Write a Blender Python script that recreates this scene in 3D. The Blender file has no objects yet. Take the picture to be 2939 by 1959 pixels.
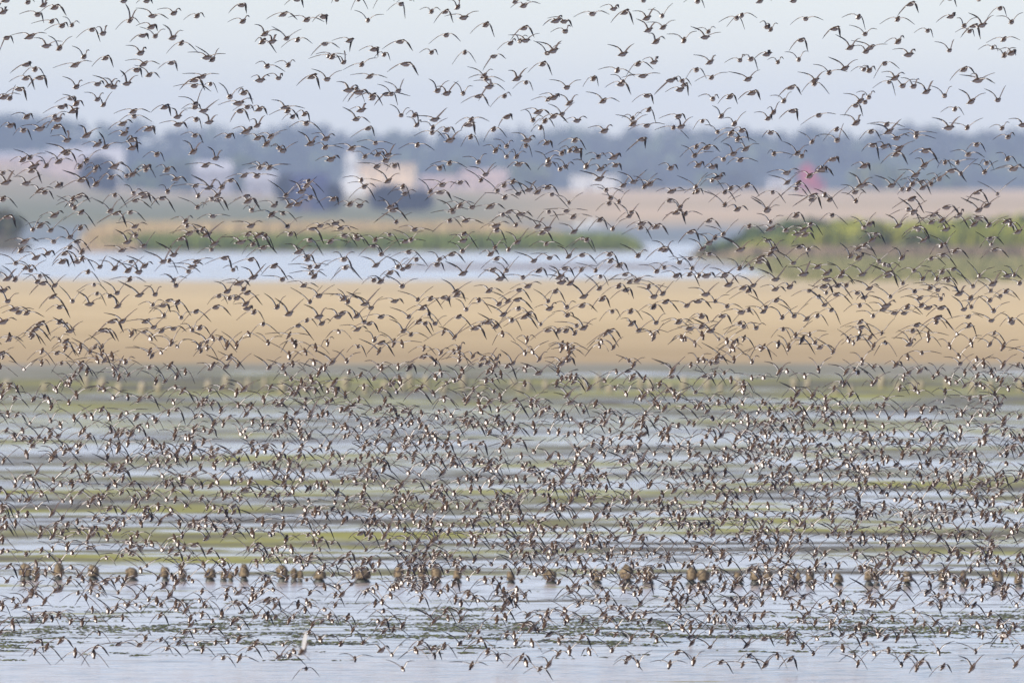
import bpy, math, random
from mathutils import Vector, noise as mnoise

# ------------------------------------------------------------------ camera, sky, sun, exposure
scene = bpy.context.scene
COL = scene.collection
FPX, CX, CY0, CAMZ = 48983.0, 1469.5, 540.0, 6.0      # focal length in photo pixels, centre column, horizon row, eye height
cam_data = bpy.data.cameras.new("camera")
cam_data.sensor_width = 36.0
cam_data.lens = 600.0
cam_data.clip_start = 1.0
cam_data.clip_end = 60000.0
cam_data.dof.use_dof = True
cam_data.dof.focus_distance = 218.0
cam_data.dof.aperture_fstop = 3.8
cam = bpy.data.objects.new("camera", cam_data)
COL.objects.link(cam)
cam.location = (0, 0, CAMZ)
cam.rotation_euler = (math.radians(90) - math.atan((979.5 - CY0) / FPX), 0, 0)
scene.camera = cam

SUN_ELEV, SUN_AZ = math.radians(31), math.radians(-124)   # azimuth from +Y, clockwise positive
world = bpy.data.worlds.new("World")
scene.world = world
world.use_nodes = True
wn = world.node_tree
wn.nodes.clear()
sky = wn.nodes.new("ShaderNodeTexSky")
sky.sky_type = 'NISHITA'
sky.sun_disc = False
sky.sun_elevation = SUN_ELEV
sky.sun_rotation = SUN_AZ
sky.altitude = 0
sky.air_density = 0.82
sky.dust_density = 0.3
sky.ozone_density = 2.5
bg = wn.nodes.new("ShaderNodeBackground")
bg.inputs['Strength'].default_value = 0.12
wout = wn.nodes.new("ShaderNodeOutputWorld")
tint = wn.nodes.new("ShaderNodeMix"); tint.data_type = 'RGBA'; tint.blend_type = 'MULTIPLY'; tint.inputs[0].default_value = 1.0
tint.inputs[7].default_value = (.945, 0.914, .997, 1)      # the slightly violet cast of the hazy morning air
wn.links.new(sky.outputs[0], tint.inputs[6]); wn.links.new(tint.outputs[2], bg.inputs['Color'])
wn.links.new(bg.outputs[0], wout.inputs['Surface'])

sun_data = bpy.data.lights.new("sun", 'SUN')
sun_data.energy = 4.2
sun_data.angle = math.radians(0.5)
sun_data.color = (1.0, 0.93, 0.84)
sun = bpy.data.objects.new("sun", sun_data)
COL.objects.link(sun)
to_sun = Vector((math.sin(SUN_AZ) * math.cos(SUN_ELEV), math.cos(SUN_AZ) * math.cos(SUN_ELEV), math.sin(SUN_ELEV)))
sun.rotation_euler = to_sun.to_track_quat('Z', 'Y').to_euler()

scene.view_settings.view_transform = 'Standard'
scene.view_settings.look = 'None'
scene.view_settings.exposure = 0.50
scene.view_settings.gamma = 1.0
scene.render.engine = 'CYCLES'
scene.cycles.use_denoising = True
scene.cycles.max_bounces = 6
scene.cycles.volume_bounces = 1
scene.cycles.use_adaptive_sampling = False

R = random.Random(11)
HAZE_DENSITY = 0.000095

# ------------------------------------------------------------------ helpers
def at(px, py, d):
    """world point seen at photo pixel (px, py) at distance d"""
    return ((px - CX) / FPX * d, d, CAMZ - (py - CY0) / FPX * d)

def gd(py):
    """distance at which water level shows at photo row py"""
    return CAMZ * FPX / (py - CY0)

def mat(name, color, rough=0.7, spec=0.3, noise_amt=0.0, noise_scale=5.0, color2=None):
    m = bpy.data.materials.new(name)
    m.use_nodes = True
    nt = m.node_tree
    b = nt.nodes['Principled BSDF']
    b.inputs['Roughness'].default_value = rough
    b.inputs['Specular IOR Level'].default_value = spec
    b.inputs['Base Color'].default_value = (*color, 1)
    if noise_amt > 0 or color2:
        c2 = color2 or tuple(c * (1 - noise_amt) for c in color)
        tc = nt.nodes.new('ShaderNodeTexCoord')
        no = nt.nodes.new('ShaderNodeTexNoise')
        no.inputs['Scale'].default_value = noise_scale
        no.inputs['Detail'].default_value = 5
        mr = nt.nodes.new('ShaderNodeMapRange')
        mr.inputs['From Min'].default_value = 0.38
        mr.inputs['From Max'].default_value = 0.62
        mx = nt.nodes.new('ShaderNodeMix')
        mx.data_type = 'RGBA'
        mx.inputs[6].default_value = (*color, 1)
        mx.inputs[7].default_value = (*c2, 1)
        nt.links.new(tc.outputs['Object'], no.inputs['Vector'])
        nt.links.new(no.outputs['Fac'], mr.inputs['Value'])
        nt.links.new(mr.outputs[0], mx.inputs[0])
        nt.links.new(mx.outputs[2], b.inputs['Base Color'])
    return m

class MB:
    def __init__(self):
        self.v, self.f, self.m = [], [], []
    def add(self, verts, faces, mi=0):
        o = len(self.v)
        self.v += verts
        self.f += [tuple(i + o for i in fc) for fc in faces]
        self.m += [mi] * len(faces)
    def box(self, x0, x1, y0, y1, z0, z1, mi=0):
        self.add([(x0,y0,z0),(x1,y0,z0),(x1,y1,z0),(x0,y1,z0),(x0,y0,z1),(x1,y0,z1),(x1,y1,z1),(x0,y1,z1)],
                 [(0,3,2,1),(4,5,6,7),(0,1,5,4),(1,2,6,5),(2,3,7,6),(3,0,4,7)], mi)
    def rings(self, rings, mi=0, cap=True):
        n = len(rings[0]); vs = [p for r in rings for p in r]; fs = []
        for i in range(len(rings) - 1):
            for k in range(n):
                a, b = i*n + k, i*n + (k+1) % n
                fs.append((a, b, b + n, a + n))
        if cap:
            fs.append(tuple(range(n - 1, -1, -1)))
            fs.append(tuple((len(rings) - 1)*n + k for k in range(n)))
        self.add(vs, fs, mi)
    def build(self, name, mats, parent=None, smooth=False, loc=None):
        me = bpy.data.meshes.new(name)
        me.from_pydata(self.v, [], self.f)
        for m in mats: me.materials.append(m)
        if len(mats) > 1: me.polygons.foreach_set('material_index', self.m)
        if smooth: me.polygons.foreach_set('use_smooth', [True] * len(self.f))
        me.update()
        o = bpy.data.objects.new(name, me)
        COL.objects.link(o)
        if parent is not None: o.parent = parent
        if loc is not None: o.location = loc
        return o

def tag(o, label=None, cat=None, group=None, kind=None):
    if label: o['label'] = label
    if cat: o['category'] = cat
    if group: o['group'] = group
    if kind: o['kind'] = kind
    return o

def empty(name, loc, label, cat, group=None):
    o = bpy.data.objects.new(name, None)
    COL.objects.link(o)
    o.location = loc
    return tag(o, label, cat, group)

# ------------------------------------------------------------------ water
def water_material():
    m = bpy.data.materials.new('marsh_water')
    m.use_nodes = True
    nt = m.node_tree; L = nt.links.new; N = nt.nodes.new
    nt.nodes.clear()
    out = N('ShaderNodeOutputMaterial')
    geo = N('ShaderNodeNewGeometry')
    sep = N('ShaderNodeSeparateXYZ'); L(geo.outputs['Position'], sep.inputs[0])
    # amount of algae by distance from the near shore
    amt = N('ShaderNodeMapRange'); amt.inputs['From Min'].default_value = 200; amt.inputs['From Max'].default_value = 620
    L(sep.outputs['Y'], amt.inputs['Value'])
    ramp = N('ShaderNodeValToRGB')
    r = ramp.color_ramp; r.interpolation = 'LINEAR'
    pts = [(200, .0), (222, .02), (232, .2), (250, .2), (257, .28), (264, .40), (282, .60), (350, .60), (400, .50), (455, .60), (470, .66), (500, .78), (520, .92), (540, .85), (552, .50), (565, .2)]
    while len(r.elements) < len(pts): r.elements.new(0.5)
    for e, (d, a) in zip(r.elements, pts):
        e.position = (d - 200) / 420; e.color = (a, a, a, 1)
    L(amt.outputs[0], ramp.inputs[0])
    def nz(sx, sy, detail, seed, rough=.55):
        mp = N('ShaderNodeMapping'); mp.inputs['Scale'].default_value = (sx, sy, 1); mp.inputs['Location'].default_value = (seed, seed * 1.7, 0)
        L(geo.outputs['Position'], mp.inputs['Vector'])
        n = N('ShaderNodeTexNoise'); n.inputs['Scale'].default_value = 1; n.inputs['Detail'].default_value = detail; n.inputs['Roughness'].default_value = rough
        n.noise_dimensions = '2D'
        L(mp.outputs[0], n.inputs['Vector'])
        return n.outputs['Fac']
    def math_(op, a, b):
        n = N('ShaderNodeMath'); n.operation = op
        for i, x in enumerate((a, b)):
            if isinstance(x, (int, float)): n.inputs[i].default_value = x
            else: L(x, n.inputs[i])
        return n.outputs[0]
    big = nz(.07, .17, 3, 3.1)
    mid = nz(.15, .36, 8, 17.3, .68)
    nn = math_('ADD', math_('ADD', math_('MULTIPLY', big, .30), math_('MULTIPLY', mid, .36)), math_('MULTIPLY', nz(.32, .55, 8, 44.0, .72), .34))
    thr = math_('SUBTRACT', .625, math_('MULTIPLY', ramp.outputs[0], .25))
    mask = N('ShaderNodeMapRange')
    L(math_('SUBTRACT', nn, thr), mask.inputs['Value'])
    mask.inputs['From Min'].default_value = -.008; mask.inputs['From Max'].default_value = .02
    # surfaces
    water = N('ShaderNodeBsdfPrincipled')
    water.inputs['Base Color'].default_value = (.58, .455, .38, 1)
    water.inputs['Roughness'].default_value = .16
    water.inputs['IOR'].default_value = 1.33
    bump = N('ShaderNodeBump'); bump.inputs['Strength'].default_value = .6; bump.inputs['Distance'].default_value = .02
    rip = math_('ADD', nz(3.0, 2.2, 4, 5.0, .6), math_('MULTIPLY', nz(.4, .9, 3, 9.0), 1.6))
    L(rip, bump.inputs['Height']); L(bump.outputs[0], water.inputs['Normal'])
    alg = N('ShaderNodeBsdfPrincipled'); alg.inputs['Roughness'].default_value = .8; alg.inputs['Specular IOR Level'].default_value = .1
    acol = N('ShaderNodeMix'); acol.data_type = 'RGBA'
    acol.inputs[6].default_value = (.095, .072, .035, 1); acol.inputs[7].default_value = (.29, .26, .02, 1)
    am = N('ShaderNodeMapRange'); am.inputs['From Min'].default_value = .42; am.inputs['From Max'].default_value = .62
    L(nz(.13, .1, 3, 31.0), am.inputs['Value']); L(am.outputs[0], acol.inputs[0])
    L(acol.outputs[2], alg.inputs['Base Color'])
    # thin dark lines on open water: weed, plus ripple shading painted as colour
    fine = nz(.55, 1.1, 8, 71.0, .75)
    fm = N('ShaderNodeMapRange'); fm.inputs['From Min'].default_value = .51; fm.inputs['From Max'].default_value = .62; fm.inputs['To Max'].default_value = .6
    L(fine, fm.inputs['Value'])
    ripple_dark = N('ShaderNodeBsdfPrincipled'); ripple_dark.inputs['Roughness'].default_value = .6; ripple_dark.inputs['Base Color'].default_value = (.10, .095, .08, 1); ripple_dark.inputs['Specular IOR Level'].default_value = .15
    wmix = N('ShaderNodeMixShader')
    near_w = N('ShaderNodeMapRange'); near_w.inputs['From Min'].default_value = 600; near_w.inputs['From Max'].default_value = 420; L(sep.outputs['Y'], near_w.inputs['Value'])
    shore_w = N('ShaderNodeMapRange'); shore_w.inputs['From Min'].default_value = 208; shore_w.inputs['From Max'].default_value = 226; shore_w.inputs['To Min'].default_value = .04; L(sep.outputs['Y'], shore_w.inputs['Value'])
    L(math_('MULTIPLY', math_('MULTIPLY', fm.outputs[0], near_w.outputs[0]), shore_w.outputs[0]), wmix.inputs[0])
    L(water.outputs[0], wmix.inputs[1]); L(ripple_dark.outputs[0], wmix.inputs[2])
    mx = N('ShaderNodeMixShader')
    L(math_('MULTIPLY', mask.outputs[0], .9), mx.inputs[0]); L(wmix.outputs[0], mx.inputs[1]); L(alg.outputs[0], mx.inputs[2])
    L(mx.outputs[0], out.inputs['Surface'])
    return m

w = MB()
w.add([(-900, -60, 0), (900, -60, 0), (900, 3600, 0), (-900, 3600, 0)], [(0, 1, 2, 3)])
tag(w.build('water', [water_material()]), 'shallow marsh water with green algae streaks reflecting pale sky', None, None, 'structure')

# ------------------------------------------------------------------ mudflat, spit
def shore_sheet(name, label, m, xs, near, far, z0, zc, kind='structure', rows=14):
    """a low mud body: near(x), far(x) give its edges, zc its crown height"""
    b = MB(); n = len(xs)
    vs = []
    for j in range(rows + 1):
        t = j / rows
        for x in xs:
            y = near(x) * (1 - t) + far(x) * t
            vs.append((x, y, z0 + zc * math.sin(math.pi * t) ** .5 if 0 < t < 1 else z0))
    fs = [(j*n+i, j*n+i+1, (j+1)*n+i+1, (j+1)*n+i) for j in range(rows) for i in range(n - 1)]
    b.add(vs, fs)
    return tag(b.build(name, [m], smooth=True), label, None, None, kind)

def ground_mat(name, c1, c2, scale, c3=None):
    m = bpy.data.materials.new(name); m.use_nodes = True
    nt = m.node_tree; L = nt.links.new; N = nt.nodes.new
    b = nt.nodes['Principled BSDF']; b.inputs['Roughness'].default_value = .9; b.inputs['Specular IOR Level'].default_value = .15
    geo = N('ShaderNodeNewGeometry')
    n1 = N('ShaderNodeTexNoise'); n1.inputs['Scale'].default_value = scale; n1.inputs['Detail'].default_value = 6
    n2 = N('ShaderNodeTexNoise'); n2.inputs['Scale'].default_value = scale * .13; n2.inputs['Detail'].default_value = 3
    L(geo.outputs['Position'], n1.inputs['Vector']); L(geo.outputs['Position'], n2.inputs['Vector'])
    r1 = N('ShaderNodeMapRange'); r1.inputs['From Min'].default_value = .35; r1.inputs['From Max'].default_value = .65; L(n1.outputs['Fac'], r1.inputs['Value'])
    r2 = N('ShaderNodeMapRange'); r2.inputs['From Min'].default_value = .42; r2.inputs['From Max'].default_value = .6; L(n2.outputs['Fac'], r2.inputs['Value'])
    mx = N('ShaderNodeMix'); mx.data_type = 'RGBA'; mx.inputs[6].default_value = (*c1, 1); mx.inputs[7].default_value = (*c2, 1); L(r1.outputs[0], mx.inputs[0])
    mx2 = N('ShaderNodeMix'); mx2.data_type = 'RGBA'; L(mx.outputs[2], mx2.inputs[6]); mx2.inputs[7].default_value = (*(c3 or c2), 1); L(r2.outputs[0], mx2.inputs[0])
    L(mx2.outputs[2], b.inputs['Base Color'])
    return m, mx2, nt

sand, smx, snt = ground_mat('tan_mud', (.58, .425, .21), (.42, .30, .15), .09, (.62, .46, .24))
# paler dry crust on the far half, darker damp mud at the near shore
g = snt.nodes.new('ShaderNodeNewGeometry'); s = snt.nodes.new('ShaderNodeSeparateXYZ'); snt.links.new(g.outputs['Position'], s.inputs[0])
mr = snt.nodes.new('ShaderNodeMapRange'); mr.inputs['From Min'].default_value = 560; mr.inputs['From Max'].default_value = 1150
snt.links.new(s.outputs['Y'], mr.inputs['Value'])
rp = snt.nodes.new('ShaderNodeValToRGB')
els = [(0, (.22, .18, .11)), (.02, (.30, .22, .13)), (.05, (.36, .25, .13)), (.14, (.43, .30, .145)), (.30, (.63, .46, .23)), (.60, (.68, .505, .26)), (1, (.54, .44, .28))]
while len(rp.color_ramp.elements) < len(els): rp.color_ramp.elements.new(.5)
for e, (p, c) in zip(rp.color_ramp.elements, els): e.position = p; e.color = (*c, 1)
snt.links.new(mr.outputs[0], rp.inputs[0])
mm = snt.nodes.new('ShaderNodeMix'); mm.data_type = 'RGBA'; mm.inputs[0].default_value = .6
snt.links.new(smx.outputs[2], mm.inputs[6]); snt.links.new(rp.outputs[0], mm.inputs[7])
snt.links.new(mm.outputs[2], snt.nodes['Principled BSDF'].inputs['Base Color'])

xs = [-160 + 4 * i for i in range(81)]
def wob(x, k, a): return a * (mnoise.noise(Vector((x * k, 7.7 * k, 0.3))))
shore_sheet('mudflat', 'broad tan mudflat across the marsh', sand, xs,
            lambda x: 557 + wob(x, .08, 14) + .0 * x, lambda x: 1135 + wob(x, .03, 90) + 60 * max(0, min(1, (x - 12) / 6)), -.02, .10)
marg, _, _ = ground_mat('wet_margin_mud', (.15, .15, .06), (.34, .295, .22), .2)
marg.node_tree.nodes['Principled BSDF'].inputs['Roughness'].default_value = .7
shore_sheet('mud_margin', 'grey wet mud between the algae and the tan mudflat', marg, xs,
            lambda x: 545 + wob(x, .11, 30), lambda x: 585, -.012, .045)
wet, _, _ = ground_mat('wet_mud', (.20, .16, .14), (.28, .22, .19), .5)
shore_sheet('mud_spit', 'thin wet mud spit in the pale channel', wet, [-8 + 1.5 * i for i in range(21)],
            lambda x: 1262 + 5 * abs(x) * .2, lambda x: 1350 - 10 * abs(x - 5) * .15, -.01, .10)

# ------------------------------------------------------------------ far land, knoll, wooded ridge
def land_z(x, y):
    px = x / y * FPX + CX
    t = max(0, min(1, (y - 2700) / 1900)); t = t * t * (3 - 2 * t)
    z = .25 + 5.0 * t * (1.0 if px > 1100 else .72)
    k = math.exp(-((px + 60) / 330) ** 2) * max(0, min(1, (y - 3600) / 1500)) * 9.5
    return z + k + .5 * t * mnoise.noise(Vector((x * .02, y * .004, 0)))

land, lmx, lnt = ground_mat('reed_plain', (.60, .42, .24), (.66, .47, .28), .02, (.50, .36, .19))
# greener meadow to the left; grey-blue near the shore paints in water reflecting the wood
g = lnt.nodes.new('ShaderNodeNewGeometry'); s = lnt.nodes.new('ShaderNodeSeparateXYZ'); lnt.links.new(g.outputs['Position'], s.inputs[0])
mr = lnt.nodes.new('ShaderNodeMapRange'); mr.inputs['From Min'].default_value = 5000; mr.inputs['From Max'].default_value = 3600
lnt.links.new(s.outputs['Y'], mr.inputs['Value'])
mr2 = lnt.nodes.new('ShaderNodeMapRange'); mr2.inputs['From Min'].default_value = 22; mr2.inputs['From Max'].default_value = -14
lnt.links.new(s.outputs['X'], mr2.inputs['Value'])
mu = lnt.nodes.new('ShaderNodeMath'); mu.operation = 'MULTIPLY'; lnt.links.new(mr.outputs[0], mu.inputs[0]); lnt.links.new(mr2.outputs[0], mu.inputs[1])
mx = lnt.nodes.new('ShaderNodeMix'); mx.data_type = 'RGBA'; lnt.links.new(mu.outputs[0], mx.inputs[0])
lnt.links.new(lmx.outputs[2], mx.inputs[6]); mx.inputs[7].default_value = (.20, .19, .085, 1)
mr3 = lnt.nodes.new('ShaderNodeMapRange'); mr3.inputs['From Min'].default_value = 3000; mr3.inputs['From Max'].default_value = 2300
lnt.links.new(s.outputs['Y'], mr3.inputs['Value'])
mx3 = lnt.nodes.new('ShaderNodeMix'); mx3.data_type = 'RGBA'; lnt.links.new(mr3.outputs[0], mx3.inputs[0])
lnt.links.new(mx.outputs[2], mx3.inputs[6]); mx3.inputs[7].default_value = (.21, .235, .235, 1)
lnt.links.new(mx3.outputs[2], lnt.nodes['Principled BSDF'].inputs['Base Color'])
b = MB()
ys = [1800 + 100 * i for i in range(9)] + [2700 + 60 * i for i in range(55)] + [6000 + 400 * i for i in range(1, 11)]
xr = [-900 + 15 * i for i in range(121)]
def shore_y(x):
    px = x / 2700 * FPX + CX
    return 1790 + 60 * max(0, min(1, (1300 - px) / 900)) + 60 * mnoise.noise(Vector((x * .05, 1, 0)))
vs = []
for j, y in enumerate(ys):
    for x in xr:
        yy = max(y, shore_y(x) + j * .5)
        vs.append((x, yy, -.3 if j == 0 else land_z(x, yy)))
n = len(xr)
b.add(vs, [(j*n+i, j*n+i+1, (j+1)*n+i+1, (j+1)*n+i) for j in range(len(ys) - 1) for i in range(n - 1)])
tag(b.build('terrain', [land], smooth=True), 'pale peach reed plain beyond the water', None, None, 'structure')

TREELINE = [(-800,350),(-300,352),(0,356),(60,352),(120,348),(200,345),(260,340),(320,350),(400,338),(440,345),(480,368),(560,352),(640,352),(700,350),(760,360),(830,352),(900,350),(950,352),(1000,380),(1050,376),(1100,374),(1200,370),(1300,383),(1400,380),(1470,362),(1560,362),(1700,362),(1800,362),(1880,366),(1960,364),(2060,360),(2130,364),(2205,384),(2230,372),(2330,364),(2370,362),(2420,376),(2470,398),(2500,380),(2520,366),(2560,372),(2600,362),(2641,347),(2680,350),(2720,366),(2782,372),(2829,364),(2880,370),(2939,366),(3200,356),(3800,352)]
def treeline(px):
    if px <= TREELINE[0][0]: return TREELINE[0][1]
    for (a, ya), (c, yc) in zip(TREELINE, TREELINE[1:]):
        if a <= px <= c:
            t = (px - a) / (c - a)
            return ya + (yc - ya) * t
    return TREELINE[-1][1]
RD = 6900.0
def ridge_top(x):
    """top of the woodland above sea level where it crosses the ridge"""
    return CAMZ + (CY0 - treeline(x / RD * FPX + CX)) / FPX * RD
dark_soil = mat('wood_floor', (.03, .045, .025), .9, .1)
b = MB()
xr = [-700 + 7 * i for i in range(201)]
prof = [(6350, 0), (6480, .3), (6650, .62), (6900, 1), (7200, 1), (7600, .6), (8200, 0)]
vs = []
for y, h in prof:
    for x in xr:
        vs.append((x, y, land_z(x, min(y, 9000)) - .5 + h * max(4, ridge_top(x) - 9.5 - 5)))
n = len(xr)
b.add(vs, [(j*n+i, j*n+i+1, (j+1)*n+i+1, (j+1)*n+i) for j in range(len(prof) - 1) for i in range(n - 1)])
tag(b.build('hill', [dark_soil], smooth=True), 'low blue wooded ridge under the sky', None, None, 'structure')
def hill_z(x, y):
    for (a, ha), (c, hc) in zip(prof, prof[1:]):
        if a <= y <= c:
            h = ha + (hc - ha) * (y - a) / (c - a)
            return land_z(x, y) - .5 + h * max(4, ridge_top(x) - 14.5)
    return 0

def leaf_cloud(b, c, r, n, size, rnd, mis=(0,), squash=1.0, point=0.0):
    for _ in range(n):
        while True:
            p = Vector((rnd.uniform(-1, 1), rnd.uniform(-1, 1), rnd.uniform(-1, 1)))
            if p.length <= 1 and p.length > .35: break
        k = 1 - point * max(0, p.z)
        q = Vector((c[0] + p.x * r * k, c[1] + p.y * r * k, c[2] + p.z * r * squash))
        a = Vector((rnd.gauss(0, 1), rnd.gauss(0, 1), rnd.gauss(0, 1))).normalized()
        e = a.orthogonal().normalized(); f = a.cross(e)
        s = size * rnd.uniform(.6, 1.3)
        b.add([tuple(q + e * s), tuple(q + f * s), tuple(q - e * s), tuple(q - f * s)], [(0, 1, 2, 3)], rnd.choice(mis))

wood_mats = [mat('far_foliage_dark', (.020, .036, .020)), mat('far_foliage', (.035, .055, .028)), mat('far_foliage_light', (.10, .135, .06))]
b = MB()
rw = random.Random(5)
x = -480
for _ in range(1500):
    y = rw.choice([6420, 6500, 6600, 6700, 6800, 6880, 6920, 6960]) + rw.uniform(-25, 25)
    x = rw.uniform(-470, 470)
    gz = hill_z(x, y)
    h = rw.uniform(7, 11)
    if y > 6850: h = max(5, ridge_top(x) - gz + rw.uniform(-3.0, .6))
    pn = mnoise.noise(Vector((x * .018, y * .012, 3))) + rw.uniform(-.12, .12)
    mi = 0 if pn < -.02 else 1 if pn < .22 else 2
    leaf_cloud(b, (x, y, gz + h * .55), h * .42, 34, 1.3, rw, (mi,), 1.1, .3 + .5 * (x > 150 or rw.random() < .3))
tag(b.build('woodland', wood_mats), 'hazy blue woodland along the whole horizon', 'woodland', None, 'stuff')
# ------------------------------------------------------------------ village far beyond the marsh
def house(label, cat, px, base_py, wpx, top_py, d, wall, roof, name='house', kind='gable', group=None, depth=None):
    u = d / FPX
    x0 = (px - CX) * u
    z0 = land_z(x0, d) - .3
    ht = CAMZ - (top_py - CY0) * u - z0
    w = wpx * u; dp = depth or w * .7
    r = empty(name, (x0, d, z0), label, cat, group)
    rh = {'gable': .28, 'flat': .05, 'tower': .22}[kind] * ht
    wh = ht - rh
    b = MB(); b.box(-w/2, w/2, -dp/2, dp/2, 0, wh); b.build('wall', [wall], r)
    b = MB(); e = w * .03
    if kind == 'gable':
        A = [(-w/2-e, -dp/2-e, wh), (w/2+e, -dp/2-e, wh), (w/2+e, dp/2+e, wh), (-w/2-e, dp/2+e, wh), (-w/2-e, 0, ht), (w/2+e, 0, ht)]
        b.add(A, [(0,1,5,4), (2,3,4,5), (1,2,5), (3,0,4), (0,3,2,1)])
    elif kind == 'flat':
        b.box(-w/2-e, w/2+e, -dp/2-e, dp/2+e, wh + .003, ht)
    else:
        A = [(-w/2-e, -dp/2-e, wh), (w/2+e, -dp/2-e, wh), (w/2+e, dp/2+e, wh), (-w/2-e, dp/2+e, wh), (0, 0, ht)]
        b.add(A, [(0,1,4), (1,2,4), (2,3,4), (3,0,4), (0,3,2,1)])
    ro = b.build('roof', [roof], r)
    if kind == 'gable':
        b = MB(); b.box(w*.2, w*.2+w*.06, -w*.03, w*.03, wh, ht + rh*.35); b.build('chimney', [wall], ro)
    storeys = max(1, int(wh / 3.2)); nw = max(1, min(5, int(w / 3.0)))
    for s_ in range(storeys):
        for k in range(nw):
            cx = -w/2 + (k + .5) * w / nw; cz = wh * (s_ + .5) / storeys
            b = MB(); b.box(cx - .5, cx + .5, -dp/2 - .04, -dp/2 + .02, cz - .7, cz + .7); b.build('window', [M_glass], r)
    b = MB(); b.box(-.5 - w*.1, .5 - w*.1, -dp/2 - .05, -dp/2 + .02, 0, min(2.2, wh*.8)); b.build('door', [M_door], r)
    return r

M_glass = mat('window_glass', (.05, .06, .08), .2, .5)
M_door = mat('door_paint', (.16, .11, .09))
M_white = mat('white_plaster', (.66, .66, .64), .8, .2, .12, .6)
M_cream = mat('cream_plaster', (.74, .57, .38), .8, .2, .12, .6)
M_pink = mat('pink_plaster', (.52, .40, .34), .8, .2, .12, .6)
M_lilac = mat('lilac_grey_plaster', (.33, .32, .34), .8, .2, .12, .6)
M_slate = mat('slate', (.035, .04, .10), .7, .3, .2, .5)
M_tile = mat('terracotta_tile', (.42, .25, .20), .8, .2, .2, .5)
M_greyroof = mat('pale_grey_roof', (.46, .44, .44), .8, .2, .1, .5)
M_red = mat('bright_red_boards', (.34, .065, .09), .6, .3, .15, .6)
M_straw = mat('thatch_pink', (.55, .40, .34), .9, .1, .2, .7)

vg = 'far buildings of the village'
house('squat pinkish white farm building at the left edge before the blue ridge', 'house', 60, 600, 150, 437, 5600, M_pink, M_greyroof, group=vg)
house('pinkish white farm building just right of the squat one at left edge', 'house', 205, 600, 130, 424, 5650, M_pink, M_greyroof, group=vg)
house('small pale cottage between dark bushes, fourth building from the left', 'house', 316, 600, 78, 424, 5500, M_white, M_greyroof, group=vg)
house('lilac grey house standing left of the dark slate barn', 'house', 612, 600, 105, 463, 5200, M_lilac, M_greyroof, group=vg)
house('low lilac grey shed close against the dark slate barn', 'house', 748, 600, 90, 492, 5000, M_lilac, M_greyroof, group=vg)
house('dark blue slate barn left of the white church tower', 'barn', 889, 618, 100, 500, 3400, M_slate, M_slate, name='barn', group=vg)
house('large cream building with flat roof right of the white church tower', 'building', 1106, 600, 172, 470, 4700, M_cream, M_cream, name='building', kind='flat', group=vg)
house('low pinkish house to the right of the large cream building', 'house', 1262, 600, 110, 505, 4900, M_pink, M_straw, group=vg)
house('wide peach farmhouse halfway between cream building and white shed', 'house', 1390, 600, 130, 488, 5000, M_pink, M_straw, group=vg)
house('long bright white shed with rounded look, alone right of centre', 'shed', 1706, 600, 135, 503, 4700, M_white, M_white, name='shed', kind='flat', group=vg)
house('tiny white cottage just left of the red barn', 'house', 2236, 600, 62, 512, 4800, M_white, M_greyroof, group=vg)
# church: tower in two stages
d = 4500.0; u = d / FPX; x0 = (1014 - CX) * u; z0 = land_z(x0, d) - .3
r = empty('church_tower', (x0, d, z0), 'tall white church tower with narrower top stage above the marsh', 'tower', vg)
def zat(py): return CAMZ - (py - CY0) * u - z0
b = MB(); b.box(-34*u, 34*u, -3, 3, 0, zat(512)); b.build('wall', [M_white], r)
b = MB(); b.box(-22*u, 12*u, -1.6, 1.6, zat(512) + .003, zat(442)); b.build('belfry', [M_white], r)
b = MB(); A = [(-24*u, -1.8, zat(442)), (14*u, -1.8, zat(442)), (14*u, 1.8, zat(442)), (-24*u, 1.8, zat(442)), (-5*u, 0, zat(424))]
b.add(A, [(0,1,4), (1,2,4), (2,3,4), (3,0,4), (0,3,2,1)]); b.build('roof', [M_greyroof], r)
b = MB(); b.box(-10*u, 0, -1.65, -1.58, zat(490), zat(465)); b.build('window', [M_glass], r)
# red barn, steep gable turned to the marsh
d = 4600.0; u = d / FPX; x0 = (2328 - CX) * u; z0 = land_z(x0, d) - .3
r = empty('red_barn', (x0, d, z0), 'bright red barn with stepped lean-to standing in front of the blue wood', 'barn', vg)
def zat(py): return CAMZ - (py - CY0) * u - z0
b = MB()
A = [(-34*u, -3, 0), (18*u, -3, 0), (18*u, -3, zat(500)), (-8*u, -3, zat(466)), (-34*u, -3, zat(484))]
b.add(A + [(p[0], 3, p[2]) for p in A], [(4,3,2,1,0), (5,6,7,8,9), (0,1,6,5), (1,2,7,6), (2,3,8,7), (3,4,9,8), (4,0,5,9)]); b.build('wall', [M_red], r)
b = MB(); b.box(18*u + .01, 38*u, -2.5, 2.5, 0, zat(518)); b.build('lean_to', [M_red], r)
b = MB(); b.box(-20*u, -2*u, -3.06, -3.0, 0, zat(530)); b.build('door', [M_door], r)

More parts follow.
